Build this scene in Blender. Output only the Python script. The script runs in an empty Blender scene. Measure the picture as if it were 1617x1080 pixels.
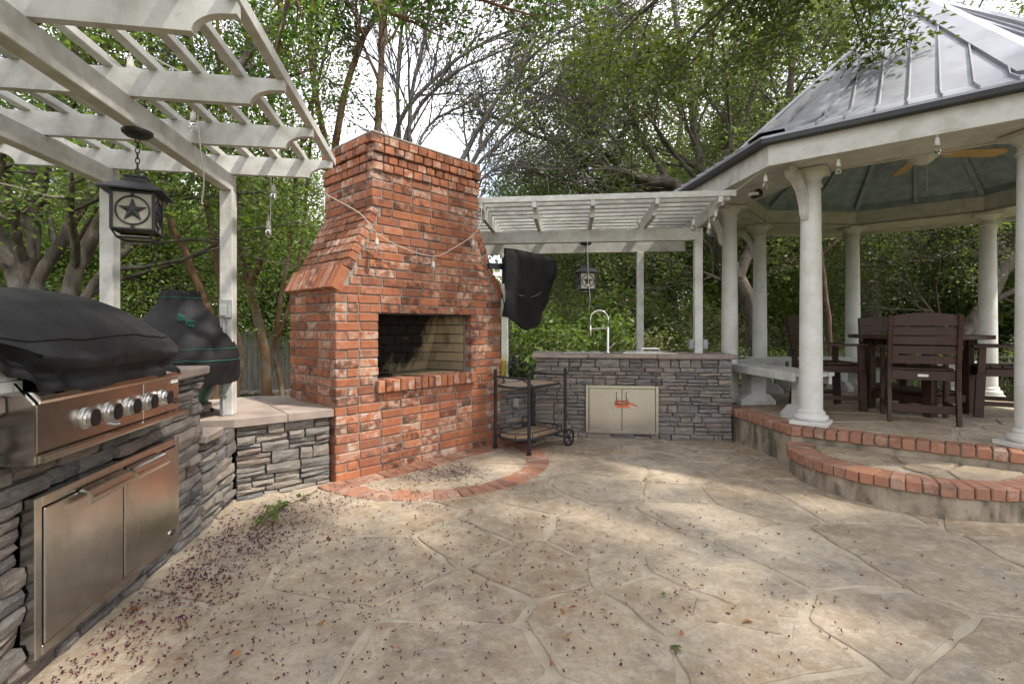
import bpy, math, random
import numpy as np
from mathutils import Vector, Matrix, noise as mnoise

# ------------------------------------------------------------------ camera, sky, sun, exposure
scene = bpy.context.scene
col = scene.collection
RD = math.radians
CAM_H, FOC, CX, YH = 1.27, 787.0, 808.5, 515.0      # metres; focal length, centre and horizon measured on a 1617 px wide frame
cam_d = bpy.data.cameras.new('camera')
cam_d.sensor_fit = 'HORIZONTAL'; cam_d.sensor_width = 36.0
cam_d.lens = 36.0 * FOC / 1617.0
cam_d.shift_y = (YH - 540.0) / 1617.0
cam_d.clip_start = 0.05; cam_d.clip_end = 3000.0
cam = bpy.data.objects.new('camera', cam_d); col.objects.link(cam)
cam.location = (0, 0, CAM_H); cam.rotation_euler = (RD(90), 0, 0)
scene.camera = cam

SUN_EL, SUN_AZ = RD(58), RD(-22)        # azimuth measured from +X towards +Y: the sun stands high on the right
sun_dir = Vector((math.cos(SUN_EL) * math.cos(SUN_AZ), math.cos(SUN_EL) * math.sin(SUN_AZ), math.sin(SUN_EL)))
world = bpy.data.worlds.new('World'); scene.world = world; world.use_nodes = True
wt = world.node_tree; wt.nodes.clear()
w_out = wt.nodes.new('ShaderNodeOutputWorld'); w_bg = wt.nodes.new('ShaderNodeBackground')
w_sky = wt.nodes.new('ShaderNodeTexSky'); w_sky.sky_type = 'NISHITA'; w_sky.sun_disc = False
w_sky.sun_elevation = SUN_EL
w_sky.sun_rotation = math.atan2(sun_dir.x, sun_dir.y)
w_sky.air_density = 1.0; w_sky.dust_density = 1.5
w_tc = wt.nodes.new('ShaderNodeTexCoord')
w_n = wt.nodes.new('ShaderNodeTexNoise'); w_n.inputs['Scale'].default_value = 2.6; w_n.inputs['Detail'].default_value = 6
w_n.inputs['Roughness'].default_value = 0.6
w_r = wt.nodes.new('ShaderNodeValToRGB')
w_r.color_ramp.elements[0].position = 0.30; w_r.color_ramp.elements[1].position = 0.55
w_mix = wt.nodes.new('ShaderNodeMix'); w_mix.data_type = 'RGBA'
w_mix.inputs['B'].default_value = (8.5, 8.4, 8.6, 1)       # sunlit cloud, on the scale of the sky texture
wt.links.new(w_tc.outputs['Generated'], w_n.inputs['Vector'])
wt.links.new(w_n.outputs['Fac'], w_r.inputs['Fac'])
wt.links.new(w_r.outputs['Color'], w_mix.inputs['Factor'])
wt.links.new(w_sky.outputs['Color'], w_mix.inputs['A'])
wt.links.new(w_mix.outputs['Result'], w_bg.inputs['Color'])
wt.links.new(w_bg.outputs['Background'], w_out.inputs['Surface'])
w_bg.inputs['Strength'].default_value = 0.15
sun_l = bpy.data.lights.new('sun', 'SUN'); sun_l.energy = 3.3; sun_l.angle = RD(2.2); sun_l.color = (1.0, 0.93, 0.82)
sun_o = bpy.data.objects.new('sun', sun_l); col.objects.link(sun_o)
sun_o.rotation_euler = sun_dir.to_track_quat('Z', 'Y').to_euler(); sun_o.location = (8, 2, 14)
vs = scene.view_settings
vs.view_transform = 'Standard'; vs.look = 'None'; vs.gamma = 1.0; vs.use_curve_mapping = False
vs.exposure = 1.02
cy = scene.cycles
cy.use_denoising = True
cy.use_adaptive_sampling = True; cy.adaptive_threshold = 0.02
cy.max_bounces = 5; cy.diffuse_bounces = 3; cy.glossy_bounces = 3; cy.transmission_bounces = 3; cy.transparent_max_bounces = 6
cy.caustics_reflective = False; cy.caustics_refractive = False
cy.sample_clamp_indirect = 6.0

# ------------------------------------------------------------------ helpers
rng = random.Random(7)
def px(x, y, d):
    """a point d metres in front of the eye, from where it was measured"""
    return Vector(((x - CX) / FOC * d, d, CAM_H - (y - YH) / FOC * d))

_CB = None
def _cbox_topo():
    V = {}; vs_ = []
    for sx in (0, 1):
        for sy in (0, 1):
            for sz in (0, 1):
                for a in range(3):
                    V[(sx, sy, sz, a)] = len(vs_); vs_.append((sx, sy, sz, a))
    def pos(t, b=.1):
        s = t[:3]; a = t[3]
        return Vector([float(s[i]) if i == a else (b if s[i] == 0 else 1 - b) for i in range(3)])
    F = []
    for a in range(3):
        o = [i for i in range(3) if i != a]
        for s in (0, 1):
            q = []
            for (p, r) in ((0, 0), (1, 0), (1, 1), (0, 1)):
                c = [0, 0, 0]; c[a] = s; c[o[0]] = p; c[o[1]] = r
                q.append(V[(*c, a)])
            F.append(q)
        # edges parallel to axis a
        for p in (0, 1):
            for r in (0, 1):
                c0 = [0, 0, 0]; c0[o[0]] = p; c0[o[1]] = r
                c1 = list(c0); c1[a] = 1
                F.append([V[(*c0, o[0])], V[(*c1, o[0])], V[(*c1, o[1])], V[(*c0, o[1])]])
    for sx in (0, 1):
        for sy in (0, 1):
            for sz in (0, 1):
                F.append([V[(sx, sy, sz, a)] for a in range(3)])
    cen = Vector((.5, .5, .5)); G = []
    for f in F:
        p = [pos(vs_[i]) for i in f]
        n = (p[1] - p[0]).cross(p[2] - p[0]); c = sum(p, Vector()) / len(p)
        G.append(f if n.dot(c - cen) > 0 else f[::-1])
    return vs_, G
CBV, CBF = _cbox_topo()

class MB:
    """collects shapes into one mesh"""
    def __init__(s, M=None):
        s.v = []; s.f = []; s.M = M
    def add(s, v, f, M=None):
        n = len(s.v)
        if M is not None: v = [M @ Vector(p) for p in v]
        if s.M is not None: v = [s.M @ Vector(p) for p in v]
        s.v += [tuple(p) for p in v]; s.f += [tuple(i + n for i in q) for q in f]
        return s
    def box(s, lo, hi, b=.004, M=None, j=0, rg=None):
        d = [hi[i] - lo[i] for i in range(3)]
        b = min(b, min(abs(x) for x in d) * .45)
        jit = {}
        vv = []
        for t in CBV:
            p = []
            if j:
                k = t[:3]
                if k not in jit: jit[k] = [(rg or rng).uniform(-j, j) for _ in range(3)]
                off = jit[k]
            else: off = (0, 0, 0)
            for i in range(3):
                x = lo[i] if t[i] == 0 else hi[i]
                if i != t[3]: x += b if t[i] == 0 else -b
                p.append(x + off[i])
            vv.append(p)
        return s.add(vv, CBF, M)
    def tube(s, pts, r, n=8, cap=True, M=None, closed=False):
        pts = [Vector(p) for p in pts]; m = len(pts)
        rr = list(r) if isinstance(r, (list, tuple)) else [r] * m
        t0 = (pts[1] - pts[0]).normalized()
        up = Vector((0, 0, 1)) if abs(t0.z) < .9 else Vector((1, 0, 0))
        nx = t0.cross(up).normalized()
        v = []; f = []
        for i, p in enumerate(pts):
            if closed: t = pts[(i + 1) % m] - pts[i - 1]
            else: t = pts[min(i + 1, m - 1)] - pts[max(i - 1, 0)]
            t.normalize()
            nx = (nx - t * nx.dot(t)).normalized(); ny = t.cross(nx)
            for k in range(n):
                a = 2 * math.pi * k / n
                v.append(p + (nx * math.cos(a) + ny * math.sin(a)) * rr[i])
        for i in range(m if closed else m - 1):
            i2 = (i + 1) % m
            for k in range(n):
                k2 = (k + 1) % n
                f.append((i * n + k, i * n + k2, i2 * n + k2, i2 * n + k))
        if cap and not closed:
            f.append(tuple(range(n))[::-1]); f.append(tuple((m - 1) * n + k for k in range(n)))
        return s.add(v, f, M)
    def bar(s, a, b, w, h, bev=.003, up=(0, 0, 1)):
        """rectangular bar from a to b: w sideways, h along up"""
        a = Vector(a); b = Vector(b); L = (b - a).length
        x = (b - a).normalized(); u = Vector(up)
        y = u.cross(x)
        if y.length < 1e-4: y = Vector((0, 1, 0)).cross(x)
        y.normalize(); z = x.cross(y)
        M = Matrix(((x.x, y.x, z.x, a.x), (x.y, y.y, z.y, a.y), (x.z, y.z, z.z, a.z), (0, 0, 0, 1)))
        return s.box((0, -w / 2, -h / 2), (L, w / 2, h / 2), bev, M)
    def lathe(s, prof, n=24, M=None):
        v = []; f = []
        for (r, z) in prof:
            for k in range(n):
                a = 2 * math.pi * k / n
                v.append((r * math.cos(a), r * math.sin(a), z))
        for i in range(len(prof) - 1):
            for k in range(n):
                k2 = (k + 1) % n
                f.append((i * n + k, i * n + k2, (i + 1) * n + k2, (i + 1) * n + k))
        f.append(tuple(range(n))[::-1]); f.append(tuple((len(prof) - 1) * n + k for k in range(n)))
        return s.add(v, f, M)
    def prism(s, poly, t0, t1, plane='xy', M=None):
        """polygon (counter-clockwise seen from +normal) extruded from t0 to t1 along the plane's normal"""
        n = len(poly)
        def P3(p, t):
            if plane == 'xy': return (p[0], p[1], t)
            if plane == 'xz': return (p[0], -t, p[1])
            return (t, p[0], p[1])       # yz
        v = [P3(p, t0) for p in poly] + [P3(p, t1) for p in poly]
        f = [tuple(range(n))[::-1], tuple(range(n, 2 * n))]
        for i in range(n):
            k = (i + 1) % n
            f.append((i, k, n + k, n + i))
        return s.add(v, f, M)
    def build(s, name, mat, parent=None, loc=(0, 0, 0), rz=0, smooth=False, fix=False):
        me = bpy.data.meshes.new(name)
        me.from_pydata(s.v, [], s.f)
        if fix:
            import bmesh
            bm = bmesh.new(); bm.from_mesh(me); bmesh.ops.recalc_face_normals(bm, faces=bm.faces); bm.to_mesh(me); bm.free()
        me.materials.append(mat)
        if smooth == 'auto':
            me.shade_smooth()
            try: me.set_sharp_from_angle(angle=RD(40))
            except Exception: pass
        elif smooth: me.shade_smooth()
        return link(name, me, parent, loc, rz)

def link(name, me, parent=None, loc=(0, 0, 0), rz=0):
    o = bpy.data.objects.new(name, me); col.objects.link(o)
    o.parent = parent; o.location = loc; o.rotation_euler = (0, 0, rz)
    return o
def tag(o, label=None, cat=None, group=None, kind=None):
    if label: o['label'] = label
    if cat: o['category'] = cat
    if group: o['group'] = group
    if kind: o['kind'] = kind
    return o
def thing(name, label, cat, loc=(0, 0, 0), rz=0, group=None):
    o = bpy.data.objects.new(name, None); col.objects.link(o)
    o.empty_display_size = .1
    o.location = loc; o.rotation_euler = (0, 0, rz)
    return tag(o, label, cat, group)
def kids(o): return [c for c in bpy.data.objects if c.parent == o]
def copy_tree(o, parent=None, _k=None):
    ch = {}
    for c in bpy.data.objects:
        if c.parent: ch.setdefault(c.parent.name, []).append(c)
    def rec(s, p):
        c = s.copy(); col.objects.link(c); c.parent = p
        for k in ch.get(s.name, []): rec(k, c)
        return c
    return rec(o, parent)
def frame_pt(o, th, x, y, z=0):
    c, s = math.cos(th), math.sin(th)
    return Vector((o[0] + c * x - s * y, o[1] + s * x + c * y, z))
def rot_m(axis, ang, loc=(0, 0, 0)): return Matrix.Translation(loc) @ Matrix.Rotation(ang, 4, axis)

# ------------------------------------------------------------------ materials
class N:
    def __init__(s, name, rough=.7, metal=0.0, spec=.4):
        s.m = bpy.data.materials.new(name); s.m.use_nodes = True
        s.t = s.m.node_tree; s.b = s.t.nodes['Principled BSDF']; s.out = s.t.nodes['Material Output']
        s.b.inputs['Roughness'].default_value = rough; s.b.inputs['Metallic'].default_value = metal
        s.b.inputs['Specular IOR Level'].default_value = spec
    def new(s, t): return s.t.nodes.new(t)
    def ln(s, a, b): s.t.links.new(a, b); return s
    def val(s, sock, x):
        if hasattr(x, 'is_output') or hasattr(x, 'links'): s.t.links.new(x, sock)
        else: sock.default_value = x if not (isinstance(x, tuple) and len(x) == 3 and sock.type == 'RGBA') else (*x, 1)
    def geo(s, k='Position'): return s.new('ShaderNodeNewGeometry').outputs[k]
    def obj(s): return s.new('ShaderNodeTexCoord').outputs['Object']
    def rnd(s):
        """one random number per piece, alone or joined with others"""
        a = s.new('ShaderNodeObjectInfo').outputs['Random']; b = s.geo('Random Per Island')
        return s.math('FRACT', s.math('ADD', a, b))
    def attr(s, n='rnd'):
        a = s.new('ShaderNodeAttribute'); a.attribute_name = n; return a.outputs['Fac']
    def math(s, op, a, b=None):
        n = s.new('ShaderNodeMath'); n.operation = op; s.val(n.inputs[0], a)
        if b is not None: s.val(n.inputs[1], b)
        return n.outputs[0]
    def vadd(s, v, w):
        n = s.new('ShaderNodeVectorMath'); n.operation = 'ADD'; s.val(n.inputs[0], v); s.val(n.inputs[1], w); return n.outputs[0]
    def vscale(s, v, w):
        n = s.new('ShaderNodeVectorMath'); n.operation = 'MULTIPLY'; s.val(n.inputs[0], v); s.val(n.inputs[1], w); return n.outputs[0]
    def shift(s, v, r, k=37.0):
        """move the texture space by a random amount per piece"""
        n = s.new('ShaderNodeCombineXYZ'); m = s.math('MULTIPLY', r, k)
        for i in range(3): s.ln(m, n.inputs[i])
        return s.vadd(v, n.outputs[0])
    def noise(s, vec, scale, detail=4, rough=.55, dist=0):
        n = s.new('ShaderNodeTexNoise'); s.ln(vec, n.inputs['Vector'])
        n.inputs['Scale'].default_value = scale; n.inputs['Detail'].default_value = detail
        n.inputs['Roughness'].default_value = rough; n.inputs['Distortion'].default_value = dist
        return n.outputs['Fac']
    def vor(s, vec, scale, feat='F1', out='Distance'):
        n = s.new('ShaderNodeTexVoronoi'); n.feature = feat; s.ln(vec, n.inputs['Vector']); n.inputs['Scale'].default_value = scale
        return n.outputs[out]
    def ramp(s, fac, stops, interp='LINEAR'):
        n = s.new('ShaderNodeValToRGB'); r = n.color_ramp; r.interpolation = interp
        while len(r.elements) < len(stops): r.elements.new(.5)
        for e, (p, c) in zip(r.elements, stops):
            e.position = p; e.color = (*c, 1) if isinstance(c, tuple) else (c, c, c, 1)
        s.ln(fac, n.inputs['Fac']); return n.outputs['Color']
    def mix(s, fac, a, b, mode='MIX'):
        n = s.new('ShaderNodeMix'); n.data_type = 'RGBA'; n.blend_type = mode
        s.val(n.inputs['Factor'], fac); s.val(n.inputs['A'], a); s.val(n.inputs['B'], b)
        return n.outputs['Result']
    def color(s, c): s.val(s.b.inputs['Base Color'], c); return s
    def rough(s, c): s.val(s.b.inputs['Roughness'], c); return s
    def bump(s, h, strength=.5, dist=.01):
        n = s.new('ShaderNodeBump'); n.inputs['Strength'].default_value = strength; n.inputs['Distance'].default_value = dist
        s.ln(h, n.inputs['Height']); s.ln(n.outputs['Normal'], s.b.inputs['Normal']); return s

def plain(name, c, rough=.6, metal=0.0, spec=.4, var=.12, bump=0.0, bscale=60.0):
    n = N(name, rough, metal, spec); p = n.geo()
    f = n.noise(p, 9, 5)
    n.color(n.mix(n.ramp(f, [(.35, 0.0), (.65, 1.0)]), tuple(x * (1 - var) for x in c), tuple(min(1, x * (1 + var)) for x in c)))
    if bump: n.bump(n.noise(p, bscale, 3), bump, .004)
    return n.m

def m_brick(name='weathered_red_brick', dust=0.0):
    n = N(name, .85, 0, .25); r = n.rnd(); p = n.shift(n.geo(), r)
    base = n.ramp(r, [(0, (.245, .094, .051)), (.2, (.345, .126, .060)), (.4, (.275, .100, .052)), (.58, (.40, .150, .068)), (.78, (.305, .114, .056)), (1, (.19, .080, .050))])
    base = n.mix(n.ramp(n.noise(p, 24, 5), [(.4, 0.0), (.65, .5)]), base, (.25, .075, .035))
    # old whitewash left on some of the bricks
    r2 = n.math('FRACT', n.math('MULTIPLY', r, 7.31))
    wf = n.math('MULTIPLY', n.ramp(n.noise(p, 17, 6, .68), [(.43, 0.0), (.58, 1.0)]), n.ramp(r2, [(.42, .06), (.9, .85)]))
    base = n.mix(wf, base, (.46, .365, .295))
    # smoke and fired dark patches
    r3 = n.math('FRACT', n.math('MULTIPLY', r, 13.77))
    df = n.math('MULTIPLY', n.ramp(n.noise(p, 13, 5, .6), [(.44, 0.0), (.56, 1.0)]), n.ramp(r3, [(.48, .08), (.92, .88)]))
    base = n.mix(df, base, (.075, .042, .032))
    if dust: base = n.mix(n.ramp(n.noise(p, 6, 6, .65), [(.3, dust * .5), (.65, dust)]), base, (.30, .205, .155))
    n.color(base)
    n.bump(n.noise(p, 70, 6, .65), .55, .006)
    return n.m
def m_mortar(c=(.27, .245, .215)):
    n = N('grey_mortar', .95, 0, .2); p = n.geo()
    n.color(n.mix(n.ramp(n.noise(p, 7, 6), [(.35, 0.0), (.7, 1.0)]), c, tuple(x * .62 for x in c)))
    n.bump(n.noise(p, 160, 4), .6, .004); return n.m
def m_ledge(name, tint):
    n = N(name, .88, 0, .25); r = n.rnd(); p = n.shift(n.geo(), r)
    base = n.ramp(r, [(0, (.165, .160, .155)), (.2, (.24, .225, .205)), (.38, (.29, .25, .215)), (.55, (.195, .195, .195)), (.72, (.30, .272, .24)), (.86, (.25, .200, .172)), (1, (.135, .135, .137))])
    base = n.mix(1.0, base, tint, 'MULTIPLY')
    q = n.vscale(p, (1.0, 1.0, 2.6))
    base = n.mix(n.ramp(n.noise(q, 11, 6, .62), [(.38, 0.0), (.68, .8)]), base, n.mix(1.0, base, (.55, .55, .56), 'MULTIPLY'))
    base = n.mix(n.ramp(n.noise(q, 30, 5, .65), [(.55, 0.0), (.72, .55)]), base, (.40, .375, .34))
    n.color(base)
    n.bump(n.mix(.35, n.noise(q, 18, 7, .72), n.noise(p, 110, 4)), 1.0, .026)
    return n.m
def m_cap():
    n = N('pink_grey_cap_stone', .9, 0, .25); r = n.rnd(); p = n.shift(n.geo(), r, 9)
    c = n.mix(n.ramp(n.noise(p, 5, 6, .6), [(.35, 0.0), (.68, 1.0)]), (.33, .27, .23), (.21, .175, .155))
    c = n.mix(n.ramp(n.noise(p, 45, 4), [(.6, 0.0), (.75, .5)]), c, (.40, .35, .30))
    n.color(c).bump(n.noise(p, 70, 6, .7), .6, .006); return n.m
def m_flag():
    n = N('cream_limestone_flag', .78, 0, .3); r = n.rnd(); w0 = n.geo(); p = n.shift(w0, r, 23)
    base = n.ramp(r, [(0, (.37, .305, .225)), (.25, (.45, .38, .285)), (.5, (.35, .288, .21)), (.75, (.48, .41, .315)), (1, (.41, .34, .255))])
    base = n.mix(n.ramp(n.noise(p, 2.2, 7, .62, .6), [(.42, 0.0), (.64, .7)]), base, (.21, .152, .095))
    base = n.mix(n.ramp(n.noise(p, 3.1, 6, .6, 1.2), [(.50, 0.0), (.66, .7)]), base, (.21, .195, .172))
    base = n.mix(n.ramp(n.noise(w0, .55, 5, .6, .4), [(.44, 0.0), (.62, .55)]), base, (.27, .175, .085))
    base = n.mix(n.ramp(n.noise(w0, 1.1, 6, .65, .8), [(.54, 0.0), (.68, .5)]), base, (.215, .20, .18))
    base = n.mix(n.ramp(n.noise(p, 14, 7, .7), [(.44, 0.0), (.66, .55)]), base, (.52, .46, .37))
    base = n.mix(n.ramp(n.noise(p, 38, 6, .75), [(.50, 0.0), (.62, .45)]), base, (.22, .175, .125))
    base = n.mix(n.ramp(n.noise(p, 110, 4, .7), [(.56, 0.0), (.68, .6)]), base, (.20, .165, .13))
    base = n.mix(n.ramp(n.vor(p, 9, 'DISTANCE_TO_EDGE'), [(0.0, .35), (.012, 0.0)]), base, (.17, .13, .09))
    n.color(base)
    n.rough(n.ramp(n.noise(p, 6, 4), [(.3, .62), (.7, .88)]))
    n.bump(n.mix(.35, n.noise(p, 6, 8, .7, .8), n.noise(p, 70, 5, .7)), 1.0, .022)
    return n.m
def m_joint():
    n = N('pale_flag_joint', .95, 0, .2); p = n.geo()
    c = n.mix(n.ramp(n.noise(p, 6, 6, .65), [(.38, 0.0), (.66, 1.0)]), (.41, .355, .275), (.29, .245, .185))
    n.color(c).bump(n.noise(p, 120, 5), .6, .005); return n.m
def m_concrete():
    n = N('stained_concrete_riser', .93, 0, .2); p = n.geo()
    c = n.mix(n.ramp(n.noise(p, 4, 7, .62), [(.36, 0.0), (.66, 1.0)]), (.36, .30, .23), (.20, .17, .125))
    s = n.vscale(p, (1, 1, .45))
    c = n.mix(n.ramp(n.noise(s, 8, 7, .68), [(.46, 0.0), (.64, .85)]), c, (.065, .062, .045))
    n.color(c).bump(n.noise(p, 55, 6, .7), .6, .008); return n.m
def m_paint(name, c=(.60, .60, .57), dirt=.35, grain=None, bump=.3):
    n = N(name, .6, 0, .35); p = n.geo(); o = n.obj(); r = n.rnd()
    q = n.shift(o, r, 11)
    if grain: q = n.vscale(q, grain)
    f = n.noise(q, 6, 7, .66)
    c2 = tuple(x * (1 - dirt) for x in (c[0] * .98, c[1] * .95, c[2] * .86))
    k = n.mix(n.ramp(f, [(.42, 0.0), (.74, 1.0)]), c, c2)
    k = n.mix(n.ramp(n.noise(q, 30, 5, .7), [(.62, 0.0), (.72, .5)]), k, (c[0] * .5, c[1] * .5, c[2] * .44))
    n.color(k).bump(n.noise(q, 26, 5, .7), bump, .004); return n.m
def m_steel(name, c=(.60, .57, .53), rough=.28, scale=(1, 1, 60), spots=.25):
    n = N(name, rough, 1.0); o = n.obj()
    g = n.noise(n.vscale(o, scale), 14, 4, .6)
    d = n.noise(n.geo(), 5, 6, .65)
    k = n.mix(n.ramp(d, [(.40, 0.0), (.7, 1.0)]), c, tuple(x * (1 - spots) for x in c))
    k = n.mix(n.ramp(n.noise(n.geo(), 70, 3), [(.62, 0.0), (.75, .35)]), k, (.2, .16, .12))
    n.color(k); n.rough(n.math('ADD', n.math('MULTIPLY', d, .28), n.math('MULTIPLY', g, .16)))
    n.bump(g, .05, .002); return n.m
def m_cover(name, c=(.0095, .0095, .0105)):
    n = N(name, .55, 0, .35); p = n.geo()
    k = n.mix(n.ramp(n.noise(p, 5, 7, .65, .5), [(.42, 0.0), (.72, 1.0)]), c, (c[0] * 2.6, c[1] * 2.5, c[2] * 2.3))
    k = n.mix(n.ramp(n.noise(p, 45, 4, .7), [(.70, 0.0), (.80, .35)]), k, (.08, .075, .07))
    n.color(k); n.rough(n.ramp(n.noise(p, 7, 4), [(.3, .5), (.7, .8)]))
    n.bump(n.noise(n.vscale(p, (1, 1, .5)), 6, 4, .5, 1.2), .22, .03); return n.m
def m_bark(name, a, b, scale=10, stretch=.22, bump=.8):
    n = N(name, .92, 0, .2); p = n.vscale(n.geo(), (1, 1, stretch))
    f = n.noise(p, scale, 7, .66, .6)
    k = n.mix(n.ramp(f, [(.36, 0.0), (.64, 1.0)]), a, b)
    k = n.mix(n.ramp(n.noise(n.geo(), 3.2, 5), [(.5, 0.0), (.7, .45)]), k, (.27, .26, .23))
    n.color(k).bump(f, bump, .03); return n.m
def m_leaf(name, stops, trans=.35, rough=.5):
    n = N(name, rough, 0, .35); r = n.attr('rnd')
    c = n.ramp(r, stops); n.color(c)
    tr = n.new('ShaderNodeBsdfTranslucent'); mx = n.new('ShaderNodeMixShader'); mx.inputs[0].default_value = trans
    n.ln(n.mix(1.0, c, (1.25, 1.35, .55), 'MULTIPLY'), tr.inputs['Color'])
    n.ln(n.b.outputs[0], mx.inputs[1]); n.ln(tr.outputs[0], mx.inputs[2]); n.ln(mx.outputs[0], n.out.inputs['Surface'])
    return n.m
def m_glass(name, c=(.95, .95, .93), rough=.05):
    n = N(name, rough, 0, .5); n.color(c); n.b.inputs['Transmission Weight'].default_value = 1.0; n.b.inputs['IOR'].default_value = 1.35
    return n.m

def m_roof():
    n = N('standing_seam_metal', .5, .35, .5); p = n.geo()
    n.color(n.mix(n.ramp(n.noise(p, 3, 6, .6), [(.35, 0.0), (.7, 1.0)]), (.33, .34, .38), (.25, .26, .29)))
    n.rough(n.ramp(n.noise(p, 8, 5), [(.3, .40), (.7, .58)])); n.bump(n.noise(p, 2.5, 3), .12, .02); return n.m
BRICK = m_brick(); BRICK_D = m_brick('worn_dusty_brick', .5); MORTAR = m_mortar(); LEDGE = m_ledge('grey_ledge_stone', (1.06, 1.04, 1.01)); CAP = m_cap(); FLAG = m_flag(); JOINT = m_joint()
LEDGE_D = m_mortar((.11, .107, .10)); LEDGE_D.name = 'dark_ledge_bed'
CONC = m_concrete()
PERG = m_paint('weathered_white_pergola_paint', (.54, .54, .515), .38, None, .35)
COLP = m_paint('white_column_paint', (.58, .585, .56), .20, None, .1)
TRIM = m_paint('white_trim_paint', (.54, .535, .505), .32, None, .25)
STEEL = m_steel('brushed_stainless', (.62, .57, .51)); STEEL_V = m_steel('brushed_stainless_door', (.60, .595, .57), .42, (60, 60, 1))
STEEL_L = m_steel('pale_stainless', (.72, .70, .66), .35, (1, 60, 1), .12)
CHROME = plain('satin_chrome', (.50, .49, .47), .30, 1.0, var=.05)
BLKP = plain('black_plastic', (.012, .012, .013), .4); IRON = plain('black_iron', (.018, .019, .022), .5, 0, .5, .3, .2, 90)
COVER = m_cover('black_vinyl_cover'); COVER2 = m_cover('black_canvas_cover', (.005, .005, .0054))
CERAM = plain('dark_green_ceramic', (.012, .055, .035), .35, 0, .6, .2, .5, 70)
BROWN = plain('dark_brown_poly_lumber', (.042, .0185, .0115), .5, 0, .4, .2, .12, 40)
ROOFM = m_roof()
ROOFD = plain('dark_drip_edge', (.035, .035, .038), .5, .3)
CEIL = plain('slate_blue_ceiling', (.23, .285, .32), .75, 0, .3, .18, .2, 30)
FANB = plain('tan_fan_blade', (.50, .33, .14), .5, 0, .4, .15)
WHITEM = plain('white_metal', (.62, .62, .60), .45)
PANE = plain('frosted_cream_pane', (.36, .34, .27), .5, 0, .4, .12)
BULB = m_glass('clear_bulb_glass'); WCORD = plain('white_cord', (.47, .45, .40), .6)
GREYB = plain('grey_outlet_box', (.27, .28, .28), .5); LABEL = plain('pale_label', (.65, .65, .63), .5)
ORANGE = plain('orange_cord', (.72, .10, .02), .5); TEAL = plain('teal_thread', (.010, .13, .10), .6); YELLOW = plain('yellow_paint', (.62, .42, .03), .5)
SOOT = None
# ------------------------------------------------------------------ ground
def gz(x, y):
    r = max(0.0, y - 6.6)
    z = -.06 - .064 * min(r, 9.0)
    if x < -3.2: z -= .02 * min(-3.2 - x, 6)
    return z
def axis_pts(lo, hi, near):
    a = [-lo]
    pts = list(np.linspace(-near, near, 41))
    for k in (1.5, 2.5, 5, 12, 40):
        pts = [-near * k * (lo / (near * 40))] + pts + [near * k * (hi / (near * 40))]
    return sorted(set(round(float(p), 3) for p in pts))
xs = axis_pts(700, 700, 16); ys = axis_pts(700, 700, 18)
g = MB(); nx_, ny_ = len(xs), len(ys)
g.v = [(x, y, gz(x, y) + (.03 * mnoise.noise((x * .7, y * .7, 0)) if y > 7.5 else 0)) for y in ys for x in xs]
g.f = [(j * nx_ + i, j * nx_ + i + 1, (j + 1) * nx_ + i + 1, (j + 1) * nx_ + i) for j in range(ny_ - 1) for i in range(nx_ - 1)]
n = N('lawn_and_leaf_litter', .95, 0, .2); p = n.geo()
c = n.mix(n.ramp(n.noise(p, 3, 7, .6), [(.38, 0.0), (.62, 1.0)]), (.075, .11, .028), (.14, .105, .06))
c = n.mix(n.ramp(n.noise(p, 40, 5, .7), [(.45, 0.0), (.7, .6)]), c, (.05, .065, .02))
n.color(c).bump(n.noise(p, 60, 5, .7), .8, .03)
GROUND_M = n.m
tag(g.build('ground', GROUND_M, smooth=True), 'green lawn and leaf litter beyond the patio', None, None, 'structure')

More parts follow.
